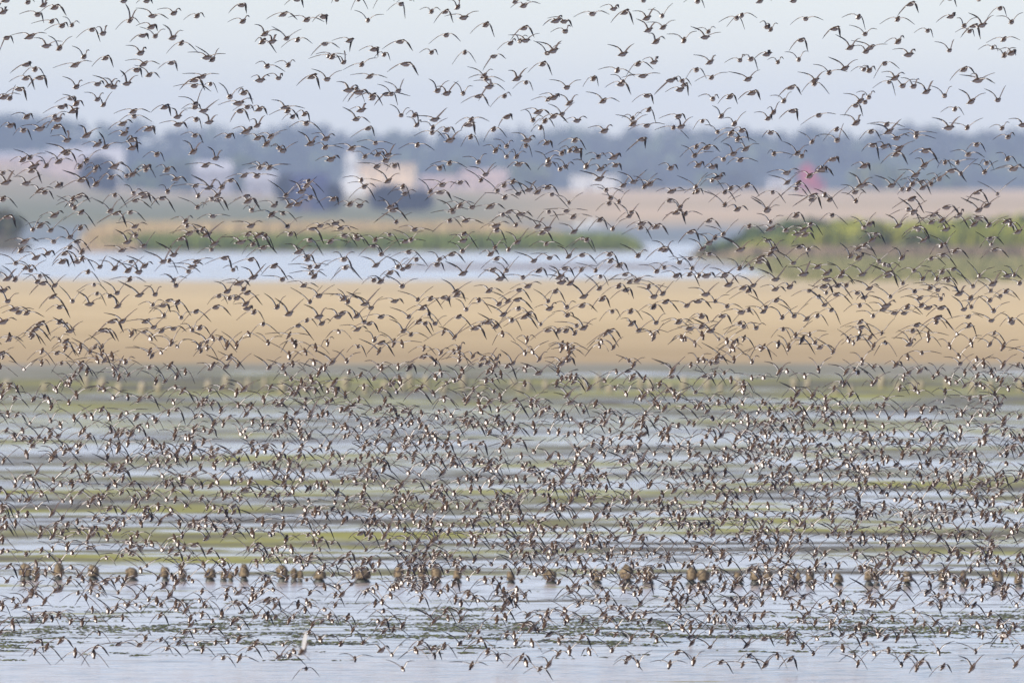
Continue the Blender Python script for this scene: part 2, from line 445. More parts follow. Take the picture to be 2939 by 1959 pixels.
# dark tree groups standing between the houses
def tree(name, label, cat, px, base_z, d, wpx, top_py, mats, seed, group=None, n=900, size=None, lobes=9, trunk=True):
    rr = random.Random(seed); u = d / FPX
    x0 = (px - CX) * u
    z0 = base_z if base_z is not None else land_z(x0, d) - .2
    ht = CAMZ - (top_py - CY0) * u - z0; w = wpx * u
    r = empty(name, (x0, d, z0), label, cat, group)
    b = MB()
    segs = 8
    if trunk:
        prs = []
        tr = max(.08, ht * .03)
        for t in (0, .25, .5, .8):
            ox = .08 * ht * math.sin(t * 3 + seed); rad = tr * (1.25 - t)
            prs.append([(ox + rad * math.cos(k * 2 * math.pi / segs), rad * math.sin(k * 2 * math.pi / segs), t * ht) for k in range(segs)])
        b.rings(prs)
        for k in range(5):
            a = k * 1.3 + seed; h0 = ht * (.2 + .1 * k)
            ex, ey, ez = w * .3 * math.cos(a), w * .3 * math.sin(a), h0 + ht * .25
            ring = lambda c, q: [(c[0] + q * math.cos(j * math.pi / 3), c[1] + q * math.sin(j * math.pi / 3), c[2]) for j in range(6)]
            b.rings([ring((0, 0, h0), tr * .6), ring((ex * .6, ey * .6, h0 + ht * .12), tr * .4), ring((ex, ey, ez), tr * .15)])
        b.build('trunk', [M_bark], r)
    b = MB()
    for k in range(lobes):
        cx = (rr.random() - .5) * w * .72; cy = (rr.random() - .5) * w * .5
        rad = w * rr.uniform(.16, .28)
        top = ht * (1 - .9 * (abs(cx) / (w * .5)) ** 2 * .5) - rad * .8
        cz = rr.uniform(.25 * ht, max(.3 * ht, top)) if k % 2 else top
        leaf_cloud(b, (cx, cy, cz), min(rad, ht * .5), n // lobes, size or max(.12, rad * .14), rr, rr.choices(range(len(mats)), k=2), .95)
    b.build('crown', mats, r)
    return r
M_bark = mat('bark', (.09, .07, .055), .9, .1)
M_fd = mat('bush_dark', (.035, .05, .025)); M_fm = mat('bush_green', (.10, .14, .03)); M_fl = mat('bush_yellow_green', (.33, .32, .04)); M_fb = mat('bush_brown', (.15, .11, .065))
M_fo = mat('bush_olive', (.14, .16, .05)); M_fn = mat('bush_blue_black', (.014, .018, .026))
tg = 'dark trees among the village houses'
for i, (px, wpx, top, d, lab) in enumerate([
        (286, 90, 456, 4300, 'dark rounded tree between the farm building and small pale cottage'),
        (420, 120, 482, 5200, 'wide hazy tree right of the small pale cottage'),
        (520, 90, 470, 5300, 'hazy tree in the gap left of the lilac grey house'),
        (690, 80, 455, 5400, 'blue green tree behind the gap between two lilac grey houses'),
        (826, 56, 512, 3500, 'dark blue tree touching the left end of the slate barn'),
        (948, 50, 536, 3400, 'dark blue tree filling the gap between slate barn and church tower'),
        (1120, 100, 540, 3300, 'dark blue tree in front of the large cream building'),
        (1205, 60, 556, 3350, 'smaller dark tree at the right corner of the large cream building'),
        (1320, 80, 470, 5600, 'hazy tree behind the peach farmhouse on its left'),
        (1500, 140, 478, 5700, 'wide green tinged tree between peach farmhouse and white shed'),
        (1840, 110, 500, 5700, 'blue tree a little right of the long white shed'),
        (2080, 150, 490, 5700, 'wide blue tree left of the tiny white cottage'),
        (2520, 150, 478, 5200, 'yellow green tree well right of the red barn'),
        (2700, 130, 500, 5600, 'low blue green tree near the right edge of the village')]):
    tree('tree', lab, 'tree', px, None, d, wpx, top, [M_fo, M_fm] if 'green' in lab else [M_fn] if d < 4400 else [M_fd, M_fm], 40 + i, tg, 1500, 1.1 * d / 3300)

# ------------------------------------------------------------------ reed bank on the far side of the channel
M_reed = mat('dry_reed', (.62, .47, .24), .8, .1, .25, .8)
M_reed2 = mat('dry_reed_brown', (.34, .25, .16), .8, .1)
M_sedge = mat('green_sedge', (.13, .17, .035), .8, .1); M_sedge2 = mat('green_sedge_light', (.20, .23, .045), .8, .1)
def blades(name, label, cat, mats, px0, px1, d0, d1, h0, h1, n, wd, seed, z=0.0, edge=None):
    rr = random.Random(seed); b = MB()
    for _ in range(n):
        d = rr.uniform(d0, d1); px = rr.uniform(px0, px1)
        x = (px - CX) / FPX * (d0 + d1) / 2
        h = rr.uniform(h0, h1)
        if edge: h *= edge(px)
        if h < .15: continue
        lean = rr.gauss(0, .12) * h; w_ = wd * rr.uniform(.6, 1.4); a = rr.uniform(0, math.pi)
        ca, sa = math.cos(a) * w_, math.sin(a) * w_
        b.add([(x - ca, d - sa, z), (x + ca, d + sa, z), (x + ca * .8 + lean * .4, d + sa * .8, z + h * .6), (x - ca * .8 + lean * .4, d - sa * .8, z + h * .6), (x + lean, d, z + h)],
              [(0, 1, 2, 3), (3, 2, 4)], rr.randrange(len(mats)))
    return tag(b.build(name, mats), label, cat, None, 'stuff')
ed = lambda px: max(0, min(1, (px - 215) / 90)) ** .5 * max(0.0, min(1, (1800 - px) / 420)) ** .6
blades('dry_reeds', 'tall straw coloured reeds standing behind green sedge on the far bank', 'reeds', [M_reed, M_reed, M_reed2], 260, 1820, 1650, 1720, 2.2, 3.0, 20000, .06, 3, edge=ed)
blades('green_sedge', 'band of green sedge along the far edge of the pale channel', 'sedge', [M_sedge, M_sedge, M_sedge2], 235, 1850, 1625, 1648, 1.2, 1.9, 15000, .06, 4,
       edge=lambda px: max(.0, min(1, (px - 230) / 200)) ** .4 * max(.0, min(1, (1850 - px) / 60)) ** .5)
blades('brown_sedge', 'brown dead sedge at the left tip of the reed bank', 'sedge', [M_reed2, M_reed], 225, 400, 1618, 1630, .4, 1.3, 700, .06, 6)
bank, _, _ = ground_mat('bank_mud', (.30, .22, .14), (.36, .27, .17), .3)
def bank_x(px, d): return (px - CX) / FPX * d
shore_sheet('reed_bank', 'low mud bank under the far reeds', bank, [bank_x(215, 1650) + i * (bank_x(1860, 1650) - bank_x(215, 1650)) / 40 for i in range(41)],
            lambda x: 1600 + wob(x, .2, 14), lambda x: 1760, -.02, .08)

# ------------------------------------------------------------------ shrubs on the right and left
sg = 'bushes on the grassy bank at right'
shrub_specs = [
    (2075, 180, 690, 1500, [M_fm, M_fb], 'low dark green bush at the left tip of the grassy bank'),
    (2190, 200, 652, 1490, [M_fm, M_fm, M_fd], 'rounded green bush second from the left on the grassy bank'),
    (2310, 210, 628, 1480, [M_fm, M_fo, M_fd], 'tall dark green bush third from the left on the grassy bank'),
    (2440, 220, 632, 1500, [M_fl, M_fo], 'olive green bush left of the brightest yellow one'),
    (2560, 240, 632, 1470, [M_fl, M_fl, M_fo], 'brightest yellow green bush near the middle of the right bank'),
    (2690, 220, 630, 1490, [M_fl, M_fo], 'yellow green bush just right of the brightest one'),
    (2800, 200, 622, 1480, [M_fl, M_fo], 'olive bush second from the right edge'),
    (2910, 220, 618, 1500, [M_fl, M_fl, M_fm], 'yellow olive bush cut by the right edge of the photo'),
    (3080, 240, 616, 1500, [M_fo, M_fm], 'olive bush standing beyond the right edge')]
for i, (px, wpx, top, d, ms, lab) in enumerate(shrub_specs):
    if px > 3000: continue
    tree('shrub', lab, 'shrub', px, .1, d, wpx, top, ms, 70 + i, sg, 3600, .24, 16)
M_gr = mat('green_reed', (.34, .33, .045), .8, .1); M_gr2 = mat('green_reed_dark', (.17, .21, .04), .8, .1)
blades('green_reeds', 'continuous bright yellow green reeds among the bushes at right', 'reeds', [M_gr, M_gr, M_gr2], 2120, 3200, 1474, 1500, 2.2, 3.15, 16000, .09, 15,
       edge=lambda px: max(.35, min(1, (px - 1990) / 330)))
# brown reed and grass skirt below the bushes
blades('brown_reeds', 'brown and orange dead reeds under the bushes at right', 'reeds', [M_reed2, M_fb], 2010, 3200, 1440, 1470, .35, 1.25, 12000, .07, 8,
       edge=lambda px: max(.15, min(1, (px - 1990) / 160)))
grass_g = mat('bank_grass', (.16, .17, .055), .9, .1); grass_y = mat('bank_grass_dry', (.30, .26, .12), .9, .1)
blades('bank_grass', 'short green grass sloping from the bushes to the mudflat', 'grass', [grass_g, grass_y], 2100, 3200, 1085, 1430, .15, .5, 22000, .06, 9,
       edge=lambda px: max(.0, min(1, (px - 2110) / 120)))
gm, _, _ = ground_mat('grassy_mud', (.20, .19, .07), (.32, .26, .13), .2)
shore_sheet('grassy_bank', 'grassy shore below the right bushes', gm, [bank_x(2010, 1400) + i * 1.2 for i in range(60)],
            lambda x: 1085 + 325 * max(0, min(1, (24 - x) / 8)) + wob(x, .2, 20), lambda x: 1560, -.02, .16)
tree('shrub', 'dark grey green bush at the left edge beside the pale channel', 'shrub', 0, 0, 1660, 130, 598, [M_fd, M_fm, M_fb], 90, None, 2600, .17, 12)
tree('shrub', 'small dark bush on the mudflat at the very left edge', 'shrub', -6, .05, 1180, 44, 775, [M_fd, M_fd], 91, None, 700, .07, 7)
blades('shore_grass', 'dull grass around the dark bush at the left edge', 'grass', [M_fb, M_fd], -200, 90, 1640, 1680, .5, 1.6, 1500, .07, 12, edge=lambda px: max(0, min(1, (95 - px) / 60)))

# small white boat moored in the far channel
d = 2480.0; x0 = (1692 - CX) / FPX * d
r = empty('rowing_boat', (x0, d, 0), 'small white boat moored beyond the green end of the reed bank', 'boat')
b = MB(); rs = []
for t, hw in ((-1, .12), (-.7, .5), (0, .72), (.7, .6), (1, .5)):
    rs.append([(t * 2.0, -hw, .75 + .15 * t * t), (t * 2.0, -hw * .6, -.1), (t * 2.0, hw * .6, -.1), (t * 2.0, hw, .75 + .15 * t * t)])
b.rings(rs); b.build('hull', [M_white], r)
b = MB(); b.box(-.3, .9, -.45, .45, .75, 1.35); b.build('cabin', [M_white], r)

# ------------------------------------------------------------------ wooden stumps
M_wood = mat('stump_wood', (.24, .18, .105), .9, .1, .45, 22, (.06, .045, .028))
M_woodd = mat('stump_wet_base', (.045, .045, .03), .5, .4)
def stump(label, px, base_py, wpx, hpx, seed, group, twin=False):
    rr = random.Random(seed); d = gd(base_py); u = d / FPX
    x0 = (px - CX) * u; w = wpx * u * .43; h = hpx * u
    r = empty('wooden_stump', (x0, d, 0), label, 'stump', group)
    def body(b, ox, w, h, z0, z1, shrink=0):
        rs = []; n = 12; ph = rr.random() * 6
        for j in range(7):
            t = j / 6; z = z0 + (z1 - z0) * t
            rr_ = w * (.95 - .12 * t + .1 * math.sin(3 * t + ph)) * (1 if t < .8 else .86 if t < .99 else .5)
            rs.append([(ox + rr_ * (1 + .34 * mnoise.noise(Vector((math.cos(k*.52)*1.5, math.sin(k*.52)*1.5, z * 9 + seed)))) * math.cos(k * 2 * math.pi / n) + .12 * w * t * math.sin(ph),
                        rr_ * math.sin(k * 2 * math.pi / n), z + (.30 * h * mnoise.noise(Vector((k * .9, seed, 1))) if j == 6 else 0)) for k in range(n)])
        b.rings(rs)
    offs = [(-w * .5, w * .62, h), (w * .55, w * .55, h * .85)] if twin else [(0, w, h)]
    b = MB()
    for ox, ww, hh in offs: body(b, ox, ww, hh, h * .3, hh)
    b.build('post_top', [M_wood], r, True)
    b = MB()
    for ox, ww, hh in offs: body(b, ox, ww * 1.04, hh, -.1, h * .31)
    b.build('wet_base', [M_woodd], r, True)
near = [(69,50,0),(90,52,1),(167,44,0),(267,42,0),(378,54,0),(474,50,0),(524,40,0),(603,44,0),(652,56,1),(700,34,0),(811,44,0),(853,54,1),(919,54,0),(1041,56,0),(1145,46,0),(1213,44,0),(1253,50,0),(1312,40,0),(1466,46,0),(1581,52,0),(1713,46,0),(1800,46,0),(1863,50,0),(1985,42,0),(2018,56,0),(2119,38,0),(2169,46,0),(2203,44,0),(2281,48,1),(2325,34,0),(2406,50,0),(2503,54,1),(2603,46,0),(2706,40,0),(2765,34,0),(2866,54,0),(2925,46,0)]
rs_ = random.Random(21)
def frac_words(px):
    names = ['at the left edge', 'one tenth across', 'two tenths across', 'three tenths across', 'four tenths across', 'halfway across', 'six tenths across', 'seven tenths across', 'eight tenths across', 'nine tenths across', 'at the right edge']
    return names[max(0, min(10, int(px / 2939 * 10 + .5)))]
def uniq_stumps(lst, kind):
    by = {}
    for t in lst: by.setdefault(frac_words(t[0]), []).append(t)
    out = {}
    od = ['leftmost', 'second from left', 'third from left', 'fourth from left', 'fifth from left', 'sixth from left']
    for wds, ts in by.items():
        for i, t in enumerate(sorted(ts)):
            if len(ts) == 1: q = 'lone'
            elif i == len(ts) - 1: q = 'rightmost'
            elif i == 0: q = 'leftmost'
            else: q = od[i]
            tw = 'split ' if t[2] else ''
            out[t[0]] = f"{q} {tw}{kind} {wds}"
    return out
lab = uniq_stumps(near, 'weathered stump in near water')
for i, (px, wp, tw) in enumerate(near):
    stump(lab[px], px, 1664 + 20 * px / 2939, wp * rs_.uniform(.68, .98), rs_.uniform(32, 56), 100 + i, 'weathered stumps in a row in the near water', bool(tw))
farx = [22,128,250,294,342,409,455,600,650,688,712,760,812,875,950,993,1050,1106,1156,1178,1225,1275,1331,1388,1475,1494,1516,1566,1681,1719,1750,1838,1869,1925,1963,2031,2069,2119,2281,2319,2400,2444,2531,2581,2625,2644,2720,2794,2844,2931]
farl = [(x, 24, 0) for x in farx]
lab = uniq_stumps(farl, 'pale blurred stump of the far row')
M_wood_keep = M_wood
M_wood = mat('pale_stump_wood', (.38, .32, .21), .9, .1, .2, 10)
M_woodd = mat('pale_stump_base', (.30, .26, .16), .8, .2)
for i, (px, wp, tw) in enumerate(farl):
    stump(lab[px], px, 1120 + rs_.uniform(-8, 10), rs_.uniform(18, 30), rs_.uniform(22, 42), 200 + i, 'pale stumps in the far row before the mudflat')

# floating weed flecks on the near water
M_weed = mat('floating_weed', (.075, .075, .035), .8, .1); M_weed2 = mat('floating_weed_green', (.14, .15, .05), .8, .1)
b = MB(); rw = random.Random(9); cnt = 0
while cnt < 15000:
    py = rw.uniform(1690, 1895); d = gd(py); x = rw.uniform(-.036, .036) * d
    n_ = mnoise.noise(Vector((x * .5, d * .5, 2))) + .7 * mnoise.noise(Vector((x * 2.6, d * 1.1, 5)))
    dens = math.exp(-((py - 1805) / 62) ** 2)
    if n_ < .62 - .80 * dens * rw.random() ** .5: continue
    cnt += 1
    rx, ry, h = rw.uniform(.008, .045), rw.uniform(.02, .12), rw.uniform(.003, .014)
    k = rw.random() * 6
    pts = [(x + rx * math.cos(k + a) , d + ry * math.sin(k + a), .002) for a in (0, 1.2, 2.3, 3.6, 5.0)]
    b.add(pts + [(x, d, h)], [(i, (i + 1) % 5, 5) for i in range(5)], int(rw.random() < .3))
tag(b.build('floating_weed', [M_weed, M_weed2]), 'small flecks of floating weed on the near water', 'weed', None, 'stuff')
# digitised wing poses: body x y, left wing tip x y, right wing tip x y (picture tile coordinates)
TILE_A = """60 5 10 60 95 -15;255 25 205 -20 330 20;400 50 365 -15 455 5;505 70 385 108 630 145;345 135 185 128 415 210;350 120 240 155 425 180;475 200 295 215 560 225;570 240 415 280 640 250;660 235 580 152 740 215;30 115 -20 100 72 85;60 350 5 480 140 398;275 340 120 322 450 305;425 425 325 345 595 380;545 445 450 325 675 330;845 275 710 348 935 385;945 310 890 255 998 238;770 525 668 420 830 465;970 535 855 610 1060 618;1290 490 1168 415 1360 450;1585 350 1510 222 1700 282;1400 150 1262 72 1570 175;1200 180 1165 30 1275 85;1190 195 1065 272 1290 215;1595 125 1455 85 1680 100;1810 150 1692 183 1890 160;1345 15 1262 30 1420 35;1135 15 1105 -30 1160 -10;2220 50 2115 120 2285 125;2230 200 2100 203 2305 158;1390 250 1262 235 1465 285;1425 335 1290 245 1530 268;1310 330 1208 385 1388 360;1665 400 1535 490 1825 475;1900 530 1740 478 2090 492;1950 550 1805 420 2025 440;1320 590 1165 555 1490 590;1575 580 1462 635 1650 652;690 600 505 622 868 565;700 605 548 572 820 682;245 595 108 672 300 610;320 640 205 700 425 715;240 720 98 748 340 822;370 715 270 800 460 808;180 820 65 860 270 925;90 905 -20 880 155 775;35 895 -30 930 210 865;700 800 583 700 770 742;895 775 745 795 975 780;1000 790 865 688 1100 725;1040 800 960 715 1120 755;1165 770 1118 640 1290 690;1255 645 1130 700 1320 710;1370 690 1245 595 1485 715;1860 705 1690 675 2030 678;1790 735 1668 822 1905 830;1785 790 1605 792 1955 838;1930 775 1845 840 2005 850;655 905 515 945 720 960;700 955 583 863 785 975;565 985 408 1038 640 1000;675 1020 570 985 730 1100;680 1025 580 1045 770 1000;895 915 782 845 968 858;950 965 880 900 1045 838;900 930 800 995 970 1018;2110 890 2015 755 2245 795;2240 855 2200 850 2340 955;2190 950 2022 962 2350 910;2270 985 2145 1015 2350 1030;2205 1020 2125 1120 2310 1115;1795 955 1645 885 1865 820;1790 985 1675 1000 1860 1010;1870 1020 1700 995 2030 910;1515 985 1400 1030 1590 1065;1225 1025 1060 1040 1400 1030;1230 1070 1095 1118 1405 1115;1125 1140 1008 1188 1240 1130;1140 1230 1005 1240 1198 1188;1630 1075 1580 990 1740 1010;1920 1125 1880 1040 2022 1055;1800 1100 1678 1130 1860 1180;1635 1145 1475 1132 1745 1180;245 1075 110 1055 320 1090;500 1070 345 1130 640 1030;530 1100 440 1175 615 1058;95 1155 15 1170 165 1195;215 1200 130 1240 305 1285;365 1185 205 1158 500 1120;525 1165 480 1225 635 1250;615 1290 475 1250 630 1200;795 1245 735 1145 950 1170;1370 1185 1258 1225 1450 1235;1790 1245 1665 1240 1880 1315;2260 1210 2152 1185 2340 1190;2100 1250 1972 1265 2170 1275;1215 1285 1180 1285 1290 1400;1215 1360 1125 1315 1320 1325;895 1330 765 1330 940 1300;890 1345 785 1420 960 1380;970 1350 920 1205 1135 1310;600 1395 440 1312 780 1390;615 1410 520 1470 725 1495;1440 1420 1315 1445 1520 1480;1775 1395 1690 1285 1885 1300;1980 1455 1920 1345 2060 1380;275 1450 130 1365 435 1405;210 1470 100 1480 300 1450;540 1485 425 1385 685 1475;795 1475 725 1440 935 1370;425 1525 340 1430 520 1450;1050 1530 940 1510 1175 1515;1890 1520 1715 1508 2075 1540;310 1530 210 1510 420 1480;735 1535 690 1555 800 1515;880 1545 800 1515 930 1570;1340 1535 1260 1560 1410 1555"""
TILE_B = """380 0 275 45 455 70;740 0 700 30 860 -10;940 0 875 95 1035 85;1330 40 1210 100 1380 170;1160 -20 1080 78 1280 10;1420 -10 1300 20 1460 15;1850 70 1770 0 1880 0;1610 110 1505 90 1700 95;1740 110 1645 212 1825 210;1905 165 1745 148 2062 102;250 135 108 178 400 182;465 185 305 158 640 200;620 155 530 200 665 225;1025 190 905 92 1180 132;2110 230 1975 308 2200 340;80 315 0 222 240 288;145 385 105 330 205 325;280 355 155 240 430 265;60 385 0 385 200 485;380 370 235 435 525 400;630 405 515 512 785 442;860 375 710 372 875 475;1325 385 1175 450 1460 468;1745 325 1595 402 1890 380;1085 455 960 465 1140 525;1175 505 1090 530 1240 555;665 515 485 538 840 500;700 525 555 495 800 590;805 575 735 530 818 462;1610 485 1505 485 1680 505;1915 485 1805 590 2025 575;2180 520 2095 648 2310 540;2335 400 2225 458 2400 380;100 610 0 585 275 657;295 600 175 577 368 568;970 595 805 640 1120 530;1375 590 1222 660 1512 692;35 740 -30 710 150 700;205 720 90 690 258 700;515 705 388 785 608 822;650 730 520 630 800 645;655 722 540 650 760 655;1045 705 880 687 1222 713;1665 835 1595 722 1785 738;1750 860 1660 795 1875 742;1900 860 1818 750 1995 790;2090 700 1950 610 2190 640;2110 725 1955 715 2290 748;2150 790 2005 740 2295 828;2140 800 2060 925 2145 740;2045 885 1895 948 2160 975;2280 885 2155 980 2350 880;1305 835 1185 745 1372 720;1240 865 1120 770 1310 965;1200 865 1100 968 1435 880;850 830 760 748 965 800;920 820 800 930 1005 940;940 850 860 935 1060 870;1065 885 920 900 1175 968;1070 905 990 860 1110 880;965 1015 865 1015 1030 955;920 1095 808 980 1065 1125;1330 1060 1235 955 1420 990;1455 1060 1385 1050 1505 1145;1475 1150 1390 1070 1530 1120;1640 1100 1470 1060 1775 985;1620 1175 1510 1120 1765 1080;265 990 155 915 465 992;290 1020 125 1055 400 1090;30 1005 -40 1000 125 1055;335 1075 245 1100 405 1095;445 1050 370 1050 510 1125;460 1135 308 1168 620 1215;10 1155 -40 1100 100 1060;135 1255 0 1245 300 1185;15 1270 -100 1250 110 1300;95 1325 40 1260 240 1215;500 1320 395 1200 595 1255;640 1275 522 1228 745 1248;1030 1180 880 1262 1105 1250;1020 1200 930 1230 1145 1280;1975 1105 1835 1140 2150 1112;1960 1145 1900 1190 2035 1235;1750 1195 1650 1220 1845 1225;1615 1220 1455 1248 1740 1275;1780 1290 1690 1240 1912 1190;1970 1260 1885 1345 2055 1335;2180 1190 2095 1300 2310 1260;2305 1075 2235 1170 2370 1100;245 1385 130 1340 395 1298;210 1360 140 1350 290 1390;635 1355 530 1335 820 1362;880 1365 718 1330 1065 1375;1095 1315 932 1300 1270 1325;1480 1335 1315 1365 1645 1378;1000 1440 885 1395 1110 1440;1120 1420 1060 1412 1200 1440;1210 1425 1110 1370 1300 1315;1190 1475 1080 1420 1350 1415;685 1465 560 1475 790 1455;2300 1345 2180 1275 2370 1300;2200 1385 2090 1340 2260 1350;2300 1440 2195 1350 2370 1400;2040 1490 1900 1440 2125 1410;1775 1500 1605 1510 1945 1540;1685 1545 1560 1565 1745 1570;1110 1530 945 1495 1260 1540;1270 1525 1205 1565 1330 1560;45 1530 -50 1500 130 1510;125 1535 50 1545 305 1510"""
TILE_C = """25 20 -60 0 185 15;105 55 0 70 275 35;1205 10 1180 -30 1235 -20;930 85 822 65 998 75;735 130 575 155 905 132;1035 115 920 208 1130 225;1235 170 1120 100 1330 70;1375 150 1250 85 1480 30;1700 15 1580 20 1775 72;2275 15 2240 -20 2400 5;1250 280 1155 170 1350 205;1385 255 1245 203 1510 185;400 195 300 235 480 160;475 200 340 165 570 250;485 290 360 295 545 245;2105 145 1975 245 2255 165;2060 170 1900 203 2140 270;2340 250 2285 208 2370 280;110 260 0 370 220 345;120 375 -20 320 270 305;70 380 0 325 150 335;10 400 -40 430 75 450;320 490 205 372 460 395;375 470 240 380 475 375;1320 385 1265 305 1420 360;1575 375 1425 312 1700 285;1800 295 1680 270 1875 258;1770 345 1655 240 1935 295;1015 500 892 405 1140 400;1300 575 1212 550 1355 540;1155 590 1055 700 1305 635;280 590 155 665 380 690;1815 575 1678 500 1885 510;2090 555 1955 575 2145 512;2190 545 2110 535 2265 645;2340 500 2240 540 2370 500;45 725 -20 645 160 620;125 760 10 815 200 832;965 650 795 637 1130 700;1200 700 1020 710 1380 672;500 805 350 728 645 732;745 725 655 795 800 790;1015 750 905 685 1130 680;1000 775 868 802 1108 868;1690 645 1600 725 1790 718;1455 740 1320 870 1540 750;1560 745 1490 725 1655 785;1830 715 1685 747 1990 662;2165 730 2000 655 2290 640;1540 825 1420 845 1615 790;1580 780 1540 750 1635 880;1240 880 1115 935 1315 955;835 930 690 840 1000 933;1840 910 1712 885 1905 905;2000 890 1900 950 2082 955;2205 855 2095 912 2300 918;330 915 180 918 430 900;380 900 265 870 455 890;525 950 405 860 620 870;515 955 430 880 680 988;455 1050 340 950 585 935;240 1030 95 1015 380 1065;190 1105 115 1000 290 1075;300 1115 200 1150 400 1168;380 1070 270 1110 535 1130;595 1110 485 1110 705 1085;260 1175 175 1210 305 1280;1255 1010 1140 1080 1330 1135;1105 1090 1010 1080 1195 1040;1110 1140 962 1050 1255 1050;1235 1155 1075 1195 1415 1138;1525 1070 1360 1085 1610 1105;1480 1175 1312 1190 1628 1272;1550 1165 1515 1095 1675 1070;1920 1070 1845 968 2020 990;1910 1085 1785 1140 2000 1130;1745 1115 1665 1188 1835 1165;2040 1140 1945 1085 2155 1020;2350 1090 2235 1030 2400 1100;1885 1215 1770 1145 2050 1180;2110 1200 2020 1205 2190 1300;2010 1225 1860 1292 2135 1310;2070 1280 1920 1305 2245 1300;845 1205 710 1172 938 1158;575 1290 430 1328 690 1375;135 1290 10 1218 235 1268;320 1315 250 1330 390 1358;125 1340 70 1385 190 1438;1195 1280 1060 1392 1240 1362;1205 1275 1060 1305 1330 1345;530 1385 440 1370 605 1395;455 1410 300 1420 500 1420;600 1385 530 1375 655 1480;1690 1350 1545 1440 1800 1340;1790 1355 1690 1450 1925 1395;1675 1430 1560 1330 1860 1390;2145 1370 2060 1310 2280 1320;2030 1415 1950 1312 2150 1370;1940 1465 1820 1490 2040 1430;2095 1470 1980 1510 2270 1482;60 1510 -30 1540 190 1560;40 1440 0 1375 140 1400;330 1480 210 1385 440 1435;330 1515 245 1560 420 1530;790 1440 675 1420 870 1440;935 1445 835 1430 1022 1440;680 1530 560 1465 770 1460;810 1555 720 1525 890 1530;490 1530 395 1455 580 1510;440 1555 380 1500 520 1560;950 1520 860 1545 1025 1565;1455 1545 1352 1515 1535 1555;1710 1520 1620 1520 1780 1525;1840 1535 1780 1545 1905 1560"""
TILE_D = """235 10 170 -20 310 -10;345 175 215 225 520 185;830 160 685 160 900 272;1190 180 1035 220 1355 225;1310 40 1205 150 1400 120;1670 -10 1590 50 1745 65;1935 -5 1880 -30 1990 -30;2130 80 2020 168 2200 150;2235 205 2105 148 2350 115;1800 240 1740 165 1935 160;1965 235 1860 115 2090 140;1890 240 1790 345 1970 360;1680 155 1565 205 1735 150;1850 290 1730 295 1905 335;1465 285 1350 300 1525 345;2165 365 2015 392 2325 368;25 275 -20 225 100 220;305 370 210 465 383 478;615 265 520 355 685 350;890 315 755 228 1010 268;755 440 635 315 865 350;940 440 780 370 1115 405;900 475 790 425 1000 415;1195 385 1080 395 1262 350;1290 505 1165 452 1372 470;1665 465 1540 380 1720 360;2060 440 1935 455 2115 470;2170 510 2060 455 2285 440;2235 490 2130 460 2290 508;280 550 158 475 365 468;90 575 0 548 150 542;10 505 -30 540 110 555;705 630 568 520 840 545;560 670 420 588 735 658;880 640 768 655 940 640;930 650 850 630 1000 645;1070 585 980 718 1215 630;1800 640 1685 738 1920 688;1940 740 1775 685 2105 665;1925 740 1880 685 2105 765;430 740 290 658 545 650;425 770 315 845 568 862;215 805 110 890 325 872;145 930 25 877 225 840;1165 720 1062 662 1275 680;1110 755 968 808 1178 878;1235 790 1095 700 1375 730;1335 795 1230 712 1400 730;1455 845 1345 745 1535 738;1620 880 1495 785 1695 790;1865 935 1765 815 2015 852;2110 920 1995 810 2195 780;2125 940 2030 975 2200 970;925 895 815 848 990 850;845 930 705 855 900 870;890 940 850 950 960 860;805 970 710 1065 885 1065;1715 1005 1590 1030 1805 1055;50 1035 0 1000 120 930;230 1020 120 1090 295 1110;15 1105 -50 1060 130 1030;465 1060 310 1145 635 1045;810 1130 678 1052 865 1060;1090 1145 918 1135 1268 1165;1110 1210 960 1135 1245 1088;1660 1175 1525 1075 1785 1065;1830 1175 1665 1125 1980 1080;2150 1180 2040 1170 2225 1125;2340 1150 2230 1090 2400 1060;2205 1260 2075 1280 2275 1245;945 1210 850 1280 1048 1283;1180 1270 1040 1240 1310 1250;1365 1225 1205 1190 1562 1220;1360 1255 1225 1248 1545 1270;630 1190 512 1295 755 1285;635 1290 470 1232 702 1130;405 1305 280 1200 480 1250;25 1220 -40 1260 145 1300;270 1410 150 1295 385 1330;55 1415 0 1410 235 1420;310 1435 205 1450 370 1395;965 1335 875 1390 1038 1470;1065 1345 1000 1320 1150 1370;1205 1365 1060 1375 1365 1290;1180 1415 1050 1505 1300 1510;1450 1385 1320 1420 1590 1500;1915 1330 1825 1390 2010 1395;1840 1420 1685 1390 2000 1445;2200 1460 2100 1405 2295 1500;1740 1495 1590 1500 1915 1460;600 1465 515 1545 675 1495;885 1525 785 1522 960 1565;1435 1520 1365 1455 1590 1450;2005 1500 1950 1510 2080 1550;1625 1495 1560 1540 1690 1540;2265 1550 2110 1545 2350 1540;500 1555 450 1570 560 1575"""
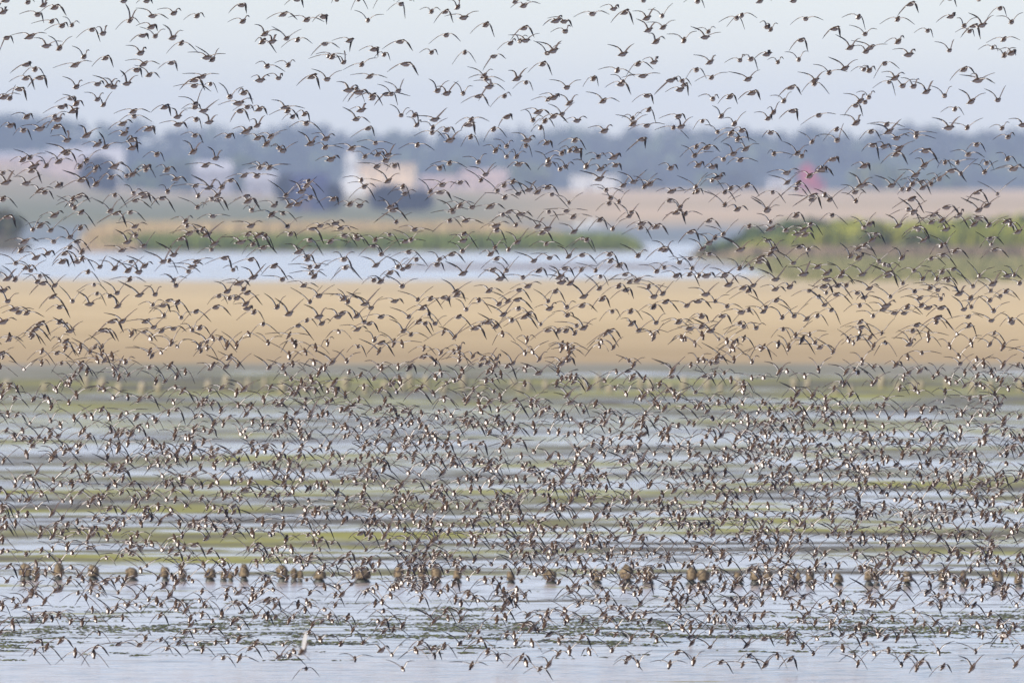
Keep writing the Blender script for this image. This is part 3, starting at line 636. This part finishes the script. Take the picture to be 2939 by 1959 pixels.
# body x y and wing pose: v raised, f flat, a arched down, m tightly bent, u left wing up
MID_A = """20 390 m,40 455 v,175 460 v,215 375 a,395 475 m,300 520 a,265 510 f,545 435 a,550 440 v,645 465 v,635 375 m,745 420 m,850 410 u,890 400 u,980 370 a,1120 370 m,1185 430 f,1125 515 v,1315 475 f,1405 490 v,1330 545 v,1490 485 v,1550 440 a,1640 408 f,1725 410 f,1745 355 f,1810 355 f,1920 540 v,2025 515 v,2070 445 a,2060 475 a,1655 545 a,1665 580 m,1690 640 m,1840 610 m,1945 610 v,2000 600 f,2085 555 a,2240 565 a,20 565 a,530 545 a,490 565 f,480 605 m,545 655 a,500 625 v,740 645 v,785 660 a,770 540 a,895 525 u,960 530 a,975 545 a,910 575 a,1090 560 a,875 655 a,365 675 m,55 685 a,1325 620 u,1420 565 a,1465 570 a,1430 680 f,1460 540 v,270 745 m,220 770 v,340 775 v,540 760 m,470 820 v,165 850 f,360 850 f,520 850 a,140 910 m,320 930 m,240 960 f,105 995 v,205 1045 v,180 1025 f,435 930 a,420 985 a,470 890 a,550 920 v,520 985 u,550 965 a,855 855 v,905 750 f,910 810 m,820 910 f,965 880 v,1220 830 a,1245 715 m,1255 745 a,1270 795 f,1360 770 a,1390 805 v,1440 865 v,1420 905 m,1685 745 f,1665 800 a,1615 855 f,1740 810 a,1780 820 a,1700 870 a,1770 890 a,1825 670 f,1900 660 a,1930 750 v,1950 800 a,2100 765 a,2150 745 f,2250 730 m,2290 760 m,2080 840 a,2220 850 f,2310 810 a,2005 920 v,2060 950 a,2065 970 v,2305 970 v,2080 1020 f,2315 1025 a,2110 1085 u,2090 1060 f,2130 1020 v,670 1020 v,770 1030 v,860 1045 v,880 985 a,930 1055 v,970 1015 u,1095 985 v,1135 980 a,1165 940 v,1320 985 f,1290 1020 f,1265 1050 f,1510 960 a,1685 970 a,1565 1040 m,1700 1090 v,1840 1015 a,1895 1105 f,50 1100 v,100 1105 v,250 1120 v,265 1080 a,290 1130 a,365 1145 v,590 1055 a,630 1140 a,870 1105 f,1165 1110 u,1180 1145 v,785 1195 v,935 1210 v,1040 1205 v,650 1200 a,735 1215 a,20 1180 m,50 1250 v,355 1220 a,485 1250 v,600 1270 v,790 1285 v,400 1290 a,1605 1130 f,1635 1170 v,1525 1185 v,1470 1215 a,1540 1230 m,1590 1230 m,1660 1195 a,1650 1270 v,1660 1300 m,1705 1325 a,2040 1145 f,2140 1215 v,2080 1255 v,2305 1225 f,1860 1290 v,1940 1335 v,1450 1290 a,1315 1320 a,1100 1345 v,1215 1360 u,1135 1245 a,1190 1260 a,1025 1275 m,1095 1280 a,95 1305 f,125 1325 f,180 1330 f,820 1385 v,755 1385 a,980 1385 f,1030 1425 v,1085 1450 f,1165 1435 f,690 1445 a,725 1450 a,2140 1355 v,2270 1355 u,2160 1400 m,2060 1380 a,2000 1415 a,1765 1405 a,1340 1430 a,1290 1445 v,1670 1470 a,885 1470 m,970 1455 a,1010 1500 v,20 1390 f,270 1400 a,240 1435 a,210 1470 a,400 1390 a,440 1410 a,470 1450 v,65 1490 a,60 1505 f,220 1480 a,400 1510 m,440 1520 a,1150 1530 v,1390 1520 v,1430 1500 a,1480 1500 a,1525 1545 v,1590 1545 v,1800 1530 v,1940 1480 f,1965 1520 a,1985 1540 f,2275 1455 a,440 1560 a,540 1560 a,2120 1560 a,1190 1555 v,1340 1550 u,2200 1530 m"""
MID_B = """155 440 f,175 485 a,175 480 f,335 445 v,435 485 a,450 530 m,700 470 f,620 515 v,690 520 a,820 455 a,990 400 v,960 440 v,1070 510 v,1115 475 a,1175 450 a,1210 530 m,1280 505 v,1340 520 u,1410 485 a,1435 535 a,1120 555 f,80 600 f,145 610 m,355 635 v,375 640 a,350 620 u,390 720 v,765 640 v,770 650 f,820 610 f,900 620 v,1025 615 f,1150 650 a,1105 670 a,1225 665 f,1415 650 a,1535 645 f,1580 685 f,1195 740 v,1340 750 v,1405 765 v,1060 745 f,1065 775 a,750 710 a,860 710 f,515 770 f,345 805 a,250 840 f,240 880 a,120 815 a,130 830 a,50 815 f,20 760 f,455 850 f,490 840 v,840 845 v,845 800 a,1205 855 v,1375 790 a,1400 865 f,1585 785 v,1640 830 a,1670 840 a,1760 705 a,1845 765 v,1970 655 a,1955 680 v,2040 730 a,2035 755 a,2140 750 a,1885 585 v,1830 560 v,1820 595 a,1800 505 f,1755 430 v,1550 590 v,1915 475 v,1985 450 v,2060 480 v,2095 465 f,2240 515 f,2225 575 a,2290 630 v,290 935 v,475 920 a,525 970 a,680 970 u,665 1005 a,765 935 a,835 915 v,1055 890 v,1145 905 v,1025 935 m,1065 965 a,1315 980 v,1420 960 f,1550 950 v,1640 940 a,1825 935 a,1830 980 a,1890 1010 a,2015 945 u,2175 900 a,2200 905 v,255 1010 v,40 970 a,50 1025 a,400 1020 v,435 1035 v,470 1020 f,350 1060 a,430 1150 v,285 1120 u,240 1110 m,840 1065 v,1040 1040 a,1130 1045 v,1090 1100 v,1240 1090 f,1350 1045 a,1490 1090 v,1500 1125 u,1560 1130 v,1525 1030 a,1635 1040 f,1730 1045 v,1760 1085 a,1755 1165 v,1930 1070 a,1960 1120 f,2010 1110 f,2140 1050 v,2190 1025 f,2270 1080 m,1275 1150 f,1215 1175 a,1460 1185 a,1650 1220 v,1410 1250 v,1775 1235 a,1885 1150 a,1935 1175 a,2085 1155 f,2180 1200 v,2120 1220 v,2200 1255 a,790 1185 v,800 1205 a,535 1240 v,620 1235 a,710 1225 a,740 1235 f,945 1245 a,1015 1180 f,1140 1250 v,1080 1270 u,1205 1240 a,380 1250 f,180 1270 v,220 1295 v,40 1235 f,65 1255 v,125 1350 v,30 1330 a,290 1355 f,475 1355 v,570 1295 a,610 1335 a,860 1305 v,810 1355 a,1110 1340 v,1210 1300 a,1280 1335 a,1255 1355 a,1420 1300 m,1535 1290 m,1640 1280 a,1540 1345 m,1840 1320 a,1965 1320 a,2120 1290 a,2135 1395 v,1970 1405 u,2020 1445 v,2285 1385 a,1165 1380 a,1360 1405 v,1600 1415 f,1650 1430 v,1590 1465 m,1530 1450 m,1480 1450 f,1410 1445 a,175 1390 v,210 1400 a,130 1440 u,585 1400 a,540 1390 a,650 1400 v,440 1450 v,490 1475 f,710 1455 a,785 1490 v,925 1430 a,980 1395 a,1010 1390 a,1060 1420 v,1105 1470 a,1270 1510 m,1830 1450 a,1800 1465 a,2120 1480 m,2100 1465 f,2120 1495 v,245 1510 u,290 1530 a,375 1530 v,430 1535 f,135 1555 a,1500 1540 a,1770 1520 a,1755 1545 a,1540 1555 f,1850 1560 v,2310 1500 m"""
MID_C = """135 485 v,145 515 m,130 520 f,285 420 m,245 440 a,370 495 f,330 520 a,480 475 a,650 520 a,745 390 f,750 455 v,900 410 f,985 370 a,825 460 a,810 495 a,925 540 a,1000 540 a,1035 570 v,915 570 f,1245 475 v,1275 465 a,1205 520 u,1210 580 v,1450 475 v,1520 500 v,1565 500 a,1610 405 u,1650 450 a,1590 465 m,1660 490 v,1715 465 m,1770 430 m,1855 375 a,1915 395 v,2075 385 v,2265 360 f,1585 565 a,2030 520 a,2160 530 v,2090 610 v,2035 640 v,330 605 v,415 635 m,610 635 v,615 645 u,65 665 f,10 655 a,30 620 v,225 710 a,105 785 a,320 800 v,495 750 a,635 720 v,635 765 m,810 675 a,1050 675 a,905 735 a,740 775 f,860 770 f,820 800 m,870 805 a,1265 755 v,1300 735 m,1495 745 v,1560 635 a,1600 650 v,1590 660 a,1820 620 a,1735 670 a,1790 710 v,1890 680 a,1905 670 m,1625 755 a,1630 770 a,1815 770 m,1720 720 f,2005 735 m,2030 690 a,2105 740 v,2225 715 a,2250 735 a,2300 785 v,265 825 f,180 900 u,225 860 v,435 905 v,620 845 a,655 900 v,635 935 a,835 885 a,890 905 m,1320 840 u,1345 800 a,1270 875 a,1230 900 f,1175 950 v,1230 960 m,1520 960 v,1665 845 m,1785 880 a,1810 870 v,1880 915 a,2115 830 a,2120 870 v,2145 905 a,100 965 f,225 935 a,25 990 u,110 1030 v,155 1080 v,95 1070 a,205 1080 f,335 1070 a,330 1080 v,430 1030 v,510 1030 v,570 960 a,565 985 a,790 995 v,955 1020 f,860 1070 v,1015 1065 u,1255 1070 v,1120 1060 v,1015 1105 a,1110 1080 a,1365 980 v,1400 1005 a,1430 1010 m,1430 1080 v,1430 1060 a,1715 965 a,1795 940 a,1600 1045 f,1660 1100 v,1790 1055 a,1755 1100 v,1820 1100 a,1865 1035 a,2040 1080 v,2230 1080 f,2275 1075 v,670 1105 v,355 1140 v,520 1145 v,455 1160 a,490 1180 a,670 1170 f,765 1155 m,1000 1150 a,1145 1145 m,1090 1145 a,1300 1165 u,1525 1130 v,1605 1185 f,1760 1175 u,1710 1160 f,1830 1110 a,1995 1150 v,2130 1135 v,2115 1180 v,2310 1130 f,2220 1185 a,2180 1215 f,1980 1230 v,1905 1200 v,200 1205 v,265 1250 u,155 1250 a,75 1280 f,345 1285 f,895 1180 a,960 1220 a,1010 1195 v,1080 1205 a,1220 1195 a,1265 1225 m,1440 1220 v,1640 1230 f,1780 1235 m,1650 1280 v,1695 1295 m,605 1290 v,675 1245 a,1000 1275 v,1045 1310 a,1235 1280 a,1395 1305 v,1415 1280 u,1555 1290 a,1785 1295 a,1935 1305 v,1985 1290 v,2110 1245 f,2135 1315 v,440 1325 f,490 1310 a,590 1320 f,715 1360 v,795 1350 v,880 1370 v,950 1350 a,1325 1350 f,1470 1330 f,1535 1330 f,1760 1360 a,1750 1390 a,1965 1355 f,2120 1380 v,170 1350 a,175 1355 a,315 1350 a,20 1390 f,95 1435 f,430 1400 a,455 1420 f,540 1430 m,175 1420 f,235 1450 v,180 1480 v,290 1505 v,720 1440 a,805 1480 v,900 1475 f,1240 1390 a,1245 1425 a,1240 1455 u,1385 1465 v,1230 1495 a,1305 1495 f,1620 1410 a,1590 1450 a,1695 1470 f,1700 1500 a,1890 1470 v,1970 1415 a,2250 1380 a,2260 1395 v,2140 1465 a,1160 1510 m,1195 1530 v,60 1500 a,130 1535 v,345 1520 v,390 1525 m,460 1500 a,850 1510 a,935 1530 v,690 1540 a,1330 1550 v,1410 1530 a,1575 1520 v,1570 1540 u,1840 1550 v,1985 1530 v,2110 1540 v,2200 1555 v,760 1560 v,970 1560 f"""
LOW_A = """160 1390 a,215 1370 a,345 1395 a,430 1400 a,440 1370 a,545 1355 f,640 1360 f,770 1375 a,820 1350 a,930 1380 a,990 1350 a,1025 1420 a,1100 1420 f,1150 1375 a,1280 1415 v,1330 1410 a,1300 1360 m,1350 1390 a,1405 1470 a,1630 1425 f,1750 1385 u,1800 1405 v,1850 1470 v,1910 1385 a,1930 1350 a,1995 1410 v,1990 1375 a,2040 1365 a,2165 1455 f,2285 1415 f,2240 1390 a,2200 1340 a,1565 1355 v"""
LOW_B = """65 1440 a,130 1470 a,170 1450 v,45 1415 a,215 1400 f,265 1385 v,355 1390 a,460 1385 v,535 1420 a,525 1440 m,580 1445 v,725 1450 f,760 1395 a,835 1435 v,910 1370 v,960 1440 a,1060 1450 f,1090 1410 a,1165 1450 v,1220 1410 a,1280 1425 a,1385 1400 v,1520 1375 a,1590 1445 v,1575 1410 a,1665 1400 f,1730 1385 a,1790 1450 v,1815 1410 a,1880 1440 a,1860 1465 v,1980 1460 a,1960 1390 v,2115 1465 v,2130 1390 v,2315 1450 v,2345 1370 a,1080 1360 v"""
# ------------------------------------------------------------------ birds
B_MATS = [mat('bird_brown_back', (.072, .043, .025), .8, .1), mat('bird_white_plumage_lit_side', (.74, .68, .60), .8, .1), mat('bird_dark_bill', (.02, .018, .016), .5, .3),
          mat('bird_grey_breast_shaded_side', (.35, .31, .28), .8, .1), mat('bird_wing_upper', (.072, .054, .041), .8, .1), mat('bird_wing_under', (.40, .34, .29), .8, .1), mat('bird_flight_feathers', (.016, .013, .012), .7, .2)]  # white also paints the sunlit left flank, grey the shaded side
BODY = [(-.118, .020, .003, -.002), (-.085, .017, .009, 0), (-.055, .025, .021, 0), (-.015, .035, .033, -.002), (.03, .035, .034, -.002), (.058, .023, .024, .005),
        (.080, .019, .020, .011), (.098, .012, .013, .010), (.106, .004, .004, .008), (.138, .0015, .0015, -.001)]
ROLES = ['t', 'r', 'b', 'b', 'n', 'h', 'h', 'l', 'l']
def bird_geo(b, o, lt, rt, yaw, pitch, s=1.0, L=.25, rnd=R):
    """adds one bird to b. o: body centre; lt, rt: wing tips (dx, dz) in metres; flies away, heading yaw to the right of +Y"""
    cy, sy, cp, sp = math.cos(yaw), math.sin(yaw), math.cos(pitch), math.sin(pitch)
    F = Vector((sy * cp, cy * cp, sp)); S = Vector((cy, -sy, 0)); U = S.cross(F)
    O = Vector(o)
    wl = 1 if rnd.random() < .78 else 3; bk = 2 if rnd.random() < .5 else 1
    n = 8; rings = []
    for (t, w, h, zo) in BODY:
        c = O + F * (t * s) + U * (zo * s)
        rings.append([tuple(c + S * (w * s * math.cos(a)) + U * (h * s * math.sin(a))) for a in [k * math.pi / 4 + math.pi / 8 for k in range(n)]])
    vs = [p for r_ in rings for p in r_]
    base = len(b.v); b.v += vs
    for i in range(len(rings) - 1):
        ro = ROLES[i]
        for k in range(n):
            a, c = base + i*n + k, base + i*n + (k + 1) % n
            b.f.append((a, a + n, c + n, c))
            top = k in (0, 1, 2)  # white left, grey right and underneath: sun and shade painted into the plumage
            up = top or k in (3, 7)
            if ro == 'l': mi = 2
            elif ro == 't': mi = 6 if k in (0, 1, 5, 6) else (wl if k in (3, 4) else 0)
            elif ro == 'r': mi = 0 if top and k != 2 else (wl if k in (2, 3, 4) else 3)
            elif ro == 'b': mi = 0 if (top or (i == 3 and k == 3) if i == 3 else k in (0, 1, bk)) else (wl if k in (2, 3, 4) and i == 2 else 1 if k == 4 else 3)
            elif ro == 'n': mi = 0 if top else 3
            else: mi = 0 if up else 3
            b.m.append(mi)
    b.f.append(tuple(base + k for k in range(n))); b.m.append(1)
    # wings
    H = Vector((sy, cy, .12)).normalized()
    for side, (dx, dz) in ((-1, lt), (1, rt)):
        root = O + F * (.022 * s) + S * (side * .018 * s) + U * (.014 * s)
        d2 = math.hypot(dx, dz)
        slack = math.sqrt(max(L * L - d2 * d2, 0))
        up = min(.20 * L, .06 * L + .12 * slack)
        dy = -side * min(slack * .8, abs(dx) * math.tan(yaw) + .02)
        tip = O + Vector((dx, dy, dz)) - H * .02
        v = tip - root
        prs = []; ws = max(s, .86)
        for t, ch, th in ((0, .050, .007), (.22, .048, .0065), (.42, .047, .0055), (.60, .043, .005), (.80, .030, .004), (1, .006, .0025)):
            k = math.sin(math.pi * t ** .8)
            p = root + v * t + Vector((-side * .0, 0, 1)) * (up * k) + H * (.016 * math.sin(math.pi * min(1, t * 1.3)) - .02 * t * t)
            prs.append((p, ch * ws, th * ws))
        base = len(b.v)
        for i, (p, ch, th) in enumerate(prs):
            q0 = prs[max(0, i - 1)][0]; q1 = prs[min(len(prs) - 1, i + 1)][0]
            T = (q1 - q0).normalized()
            C = (H - T * H.dot(T))
            if C.length < .2: C = Vector((0, 0, 1)) - T * T.z
            C.normalize()
            Nn = T.cross(C) * (1 if side > 0 else -1)       # points to the upper side
            if i < 1 and Nn.z < 0: Nn = -Nn
            for (a, hgt) in ((.35, 0), (.10, 1), (-.40, .5), (-.65, 0), (-.1, -1)):
                b.v.append(tuple(p + C * (a * ch) + Nn * (hgt * th)))
        m5 = 5
        for i in range(len(prs) - 1):
            for k in range(m5):
                a, c = base + i*m5 + k, base + i*m5 + (k + 1) % m5
                b.f.append((a, c, c + m5, a + m5))
                if k in (3, 4): mi = 5 if i < 4 else 6
                elif k == 2: mi = 6 if i > 1 else 1
                elif k == 1: mi = 4 if i < 3 else 6
                else: mi = 4 if i < 3 else 6
                b.m.append(mi)
        b.f.append(tuple(base + (len(prs) - 1)*m5 + k for k in range(m5))); b.m.append(6)

def parse_tile(txt, ox, oy, z):
    out = []
    for rec in txt.split(';'):
        a = [float(q) for q in rec.split()]
        out.append((ox + a[0] / z, oy + a[1] / z, (a[2] - a[0]) / z, (a[1] - a[3]) / z, (a[4] - a[0]) / z, (a[1] - a[5]) / z))
    return out
POSE = {'v': ((-40, 32), (40, 34)), 'u': ((-40, 27), (30, 10)), 'f': ((-50, 4), (50, 2)), 'a': ((-40, -22), (38, -28)), 'm': ((-34, 2), (27, 4))}
def posed(px, py, c, rnd):
    (lx, lz), (rx, rz) = POSE[c]
    j = 12; sc = rnd.uniform(.82, 1.18)
    return (px, py, sc * lx + rnd.uniform(-j, j), sc * lz + rnd.uniform(-j, j), sc * rx + rnd.uniform(-j, j), sc * rz + rnd.uniform(-j, j))
def parse_mid(txt, ox, oy, z, rnd):
    out = []
    for rec in txt.split(','):
        xy, c = rec.rsplit(' ', 1); a, bb = xy.split()
        out.append(posed(ox + float(a) / z, oy + float(bb) / z, c, rnd))
    return out

Z1 = 3.2
tops = parse_tile(TILE_A, 0, 0, Z1) + parse_tile(TILE_B, 735, 0, Z1) + parse_tile(TILE_C, 1470, 0, Z1) + parse_tile(TILE_D, 2204, 0, Z1)
# drop the same bird noted in two neighbouring tiles
seen = []; uniq = []
for t in tops:
    if any(abs(t[0] - q[0]) < 9 and abs(t[1] - q[1]) < 7 and abs(t[2] - q[2]) < 20 for q in seen if abs(t[0] - q[0]) < 9): continue
    seen.append(t); uniq.append(t)
tops = uniq
rb = random.Random(77)
def span(t): return math.hypot(t[4] - t[2], t[5] - t[3])
def vis(t): return span(t) * (1 if 25 < t[0] < 2914 and t[1] > 14 else .1)
tops.sort(key=lambda t: -vis(t))
solo, rest = tops[:296], tops[296:]
mids = parse_mid(MID_A, 0, 330, 2.34, rb) + parse_mid(MID_B, 970, 330, 2.34, rb) + parse_mid(MID_C, 1939, 330, 2.34, rb)
mids += parse_mid(LOW_A, 0, 1000, 1.6, rb) + parse_mid(LOW_B, 1469, 1000, 1.6, rb)

# dense lower flock
def density(px, py):
    rows = [(995, 6), (1050, 7), (1110, 8), (1170, 11), (1230, 14), (1330, 15), (1450, 15), (1560, 14), (1640, 12), (1700, 10.5), (1780, 9.5), (1830, 6), (1850, 0)]
    v = 0
    for (a, va), (c, vc) in zip(rows, rows[1:]):
        if a <= py <= c: v = va + (vc - va) * (py - a) / (c - a)
    fx = .72 if px < 500 else .82 if px < 1000 else .98 if px < 1400 else 1.12
    if py < 1150: fx = .95
    return v * fx * (1 + .55 * mnoise.noise(Vector((px * .008, py * .014, 4.2))))
low = []
step = 10
tot = 0
py = 995
while py < 1850:
    px = -40
    while px < 2980:
        lam = density(px, py) * step * 10 * step / 1e5 * 1.0
        if rb.random() < lam * .96:
            qx, qy = px + rb.uniform(0, step * 1.0), py + rb.uniform(0, step)
            low.append(posed(qx, qy, rb.choices('avfmu', [42, 28, 12, 10, 8])[0], rb))
        px += step
    py += step
side = []          # the flock goes on to both sides of what the photo shows
for _ in range(1500):
    px = rb.choice([-1, 1]) * rb.uniform(0, 1800); px = px - 50 if px < 0 else px + 2990
    py = 1900 * rb.betavariate(2.2, 1.5)
    side.append(posed(px, py, rb.choices('avfmu', [42, 28, 12, 10, 8])[0], rb))
print('birds', len(solo), len(rest), len(mids), len(low))

def place(t, rnd):
    px, py = t[0], t[1]
    dmax = 236.0
    if py > CY0 + 200: dmax = min(dmax, (CAMZ - .16) * FPX / (py - CY0))
    dmin = min(203.0, dmax - 5)
    d = dmax - (dmax - dmin) * rnd.random() ** .8
    return d
def geo_args(t, d, rnd, lowz):
    u = d / FPX
    yaw = math.radians(rnd.uniform(8, 44) if not lowz else rnd.uniform(-16, 38))
    pitch = math.radians(rnd.uniform(2, 18) if not lowz else rnd.uniform(10, 42))
    return (t[2] * u, t[3] * u), (t[4] * u, t[5] * u), yaw, pitch

# one mesh object for every bird of the sky part
def pose_words(t):
    lx, lz, rx, rz = t[2], t[3], t[4], t[5]
    sp_ = span(t)
    la, ra = math.degrees(math.atan2(lz, -lx if lx < -1 else 1)), math.degrees(math.atan2(rz, rx if rx > 1 else 1))
    if la > 22 and ra > 22:
        return 'wings in steep V' if la > 42 and ra > 42 else ('left wing highest of a V' if la > ra + 12 else 'right wing highest of a V' if ra > la + 12 else 'wings in open V')
    if la < -18 and ra < -18: return 'wings arched far down' if la < -38 and ra < -38 else ('right wing dropped lowest' if ra < la - 12 else 'wings arched down')
    if abs(la) <= 22 and abs(ra) <= 22: return 'wings spread flat' if sp_ > 78 else 'wings bent tight'
    if la > ra: return 'left wing raised, right low' if la - ra > 45 else 'tilted, left wing up'
    return 'right wing raised, left low' if ra - la > 45 else 'tilted, right wing up'
def band_words(py):
    for lim, wd in ((60, 'at top of sky'), (130, 'high in sky'), (200, 'in upper sky'), (270, 'in mid sky'), (345, 'low in sky'), (420, 'before blue treeline'), (2000, 'before far village')):
        if py < lim: return wd
groups_ = {}
for t in solo: groups_.setdefault((pose_words(t), band_words(t[1]), frac_words(t[0])), []).append(t)
labels = {}
for key, ts in groups_.items():
    base = f"shorebird, {key[0]}, {key[1]}, {key[2]}"
    if len(ts) == 1: labels[id(ts[0])] = base; continue
    xs_ = [t[0] for t in ts]; ys_ = [t[1] for t in ts]
    if max(xs_) - min(xs_) >= max(ys_) - min(ys_): ts = sorted(ts); nm = ('leftmost', 'middle', 'rightmost')
    else: ts = sorted(ts, key=lambda q: q[1]); nm = ('upper', 'middle', 'lower')
    for i, t in enumerate(ts):
        q = nm[0] if i == 0 else nm[2] if i == len(ts) - 1 else nm[1] if len(ts) == 3 else ('second', 'third', 'fourth')[i - 1]
        labels[id(t)] = f"{q} {base}"
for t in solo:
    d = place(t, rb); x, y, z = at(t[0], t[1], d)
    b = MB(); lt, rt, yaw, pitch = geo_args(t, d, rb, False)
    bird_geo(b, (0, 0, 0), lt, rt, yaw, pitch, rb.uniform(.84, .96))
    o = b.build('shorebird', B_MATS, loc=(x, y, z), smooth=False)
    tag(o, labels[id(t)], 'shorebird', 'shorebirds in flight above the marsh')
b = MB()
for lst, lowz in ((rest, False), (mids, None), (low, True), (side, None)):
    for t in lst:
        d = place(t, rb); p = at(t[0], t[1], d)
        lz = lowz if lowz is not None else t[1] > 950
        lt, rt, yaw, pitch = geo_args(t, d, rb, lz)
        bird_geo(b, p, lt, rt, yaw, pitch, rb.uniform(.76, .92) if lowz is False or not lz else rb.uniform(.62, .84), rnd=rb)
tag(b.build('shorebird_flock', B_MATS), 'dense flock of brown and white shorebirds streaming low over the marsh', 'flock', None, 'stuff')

# one bird banking with its broad white underwing turned to the camera
d = 186.0; p = at(868, 1868, d); u = d / FPX
b = MB()
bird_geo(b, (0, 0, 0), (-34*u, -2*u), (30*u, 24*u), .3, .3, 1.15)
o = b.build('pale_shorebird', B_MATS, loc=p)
wv = [(-2, 4), (6, 5), (12, 30), (14, 46), (9, 55), (4, 48), (-1, 26)]
bb = MB()
n_ = len(wv)
bb.add([(x*u, -.03, z*u) for x, z in wv] + [(x*u, -.022, z*u) for x, z in wv], [tuple(range(n_)), tuple(range(2*n_ - 1, n_ - 1, -1))] + [(i, n_ + i, n_ + (i+1) % n_, (i+1) % n_) for i in range(n_)])
bb.build('raised_wing', [mat('bright_white_feathers', (.60, .58, .54), .8, .1)], o)
tag(o, 'banking bird with one broad bright white wing raised, low over the near water', 'shorebird')
# ------------------------------------------------------------------ haze: the air of the marsh
hz = MB(); hz.box(-1000, 1000, -80, 9800, -1.0, 62)
hm = bpy.data.materials.new('haze'); hm.use_nodes = True
nt = hm.node_tree; nt.nodes.clear()
pv = nt.nodes.new('ShaderNodeVolumePrincipled')
pv.inputs['Color'].default_value = (.56, .68, .93, 1)
pv.inputs['Density'].default_value = HAZE_DENSITY
pv.inputs['Anisotropy'].default_value = 0.0
ou = nt.nodes.new('ShaderNodeOutputMaterial')
nt.links.new(pv.outputs[0], ou.inputs['Volume'])
tag(hz.build('haze', [hm]), 'blue haze over the marsh and far ridge', None, None, 'stuff')
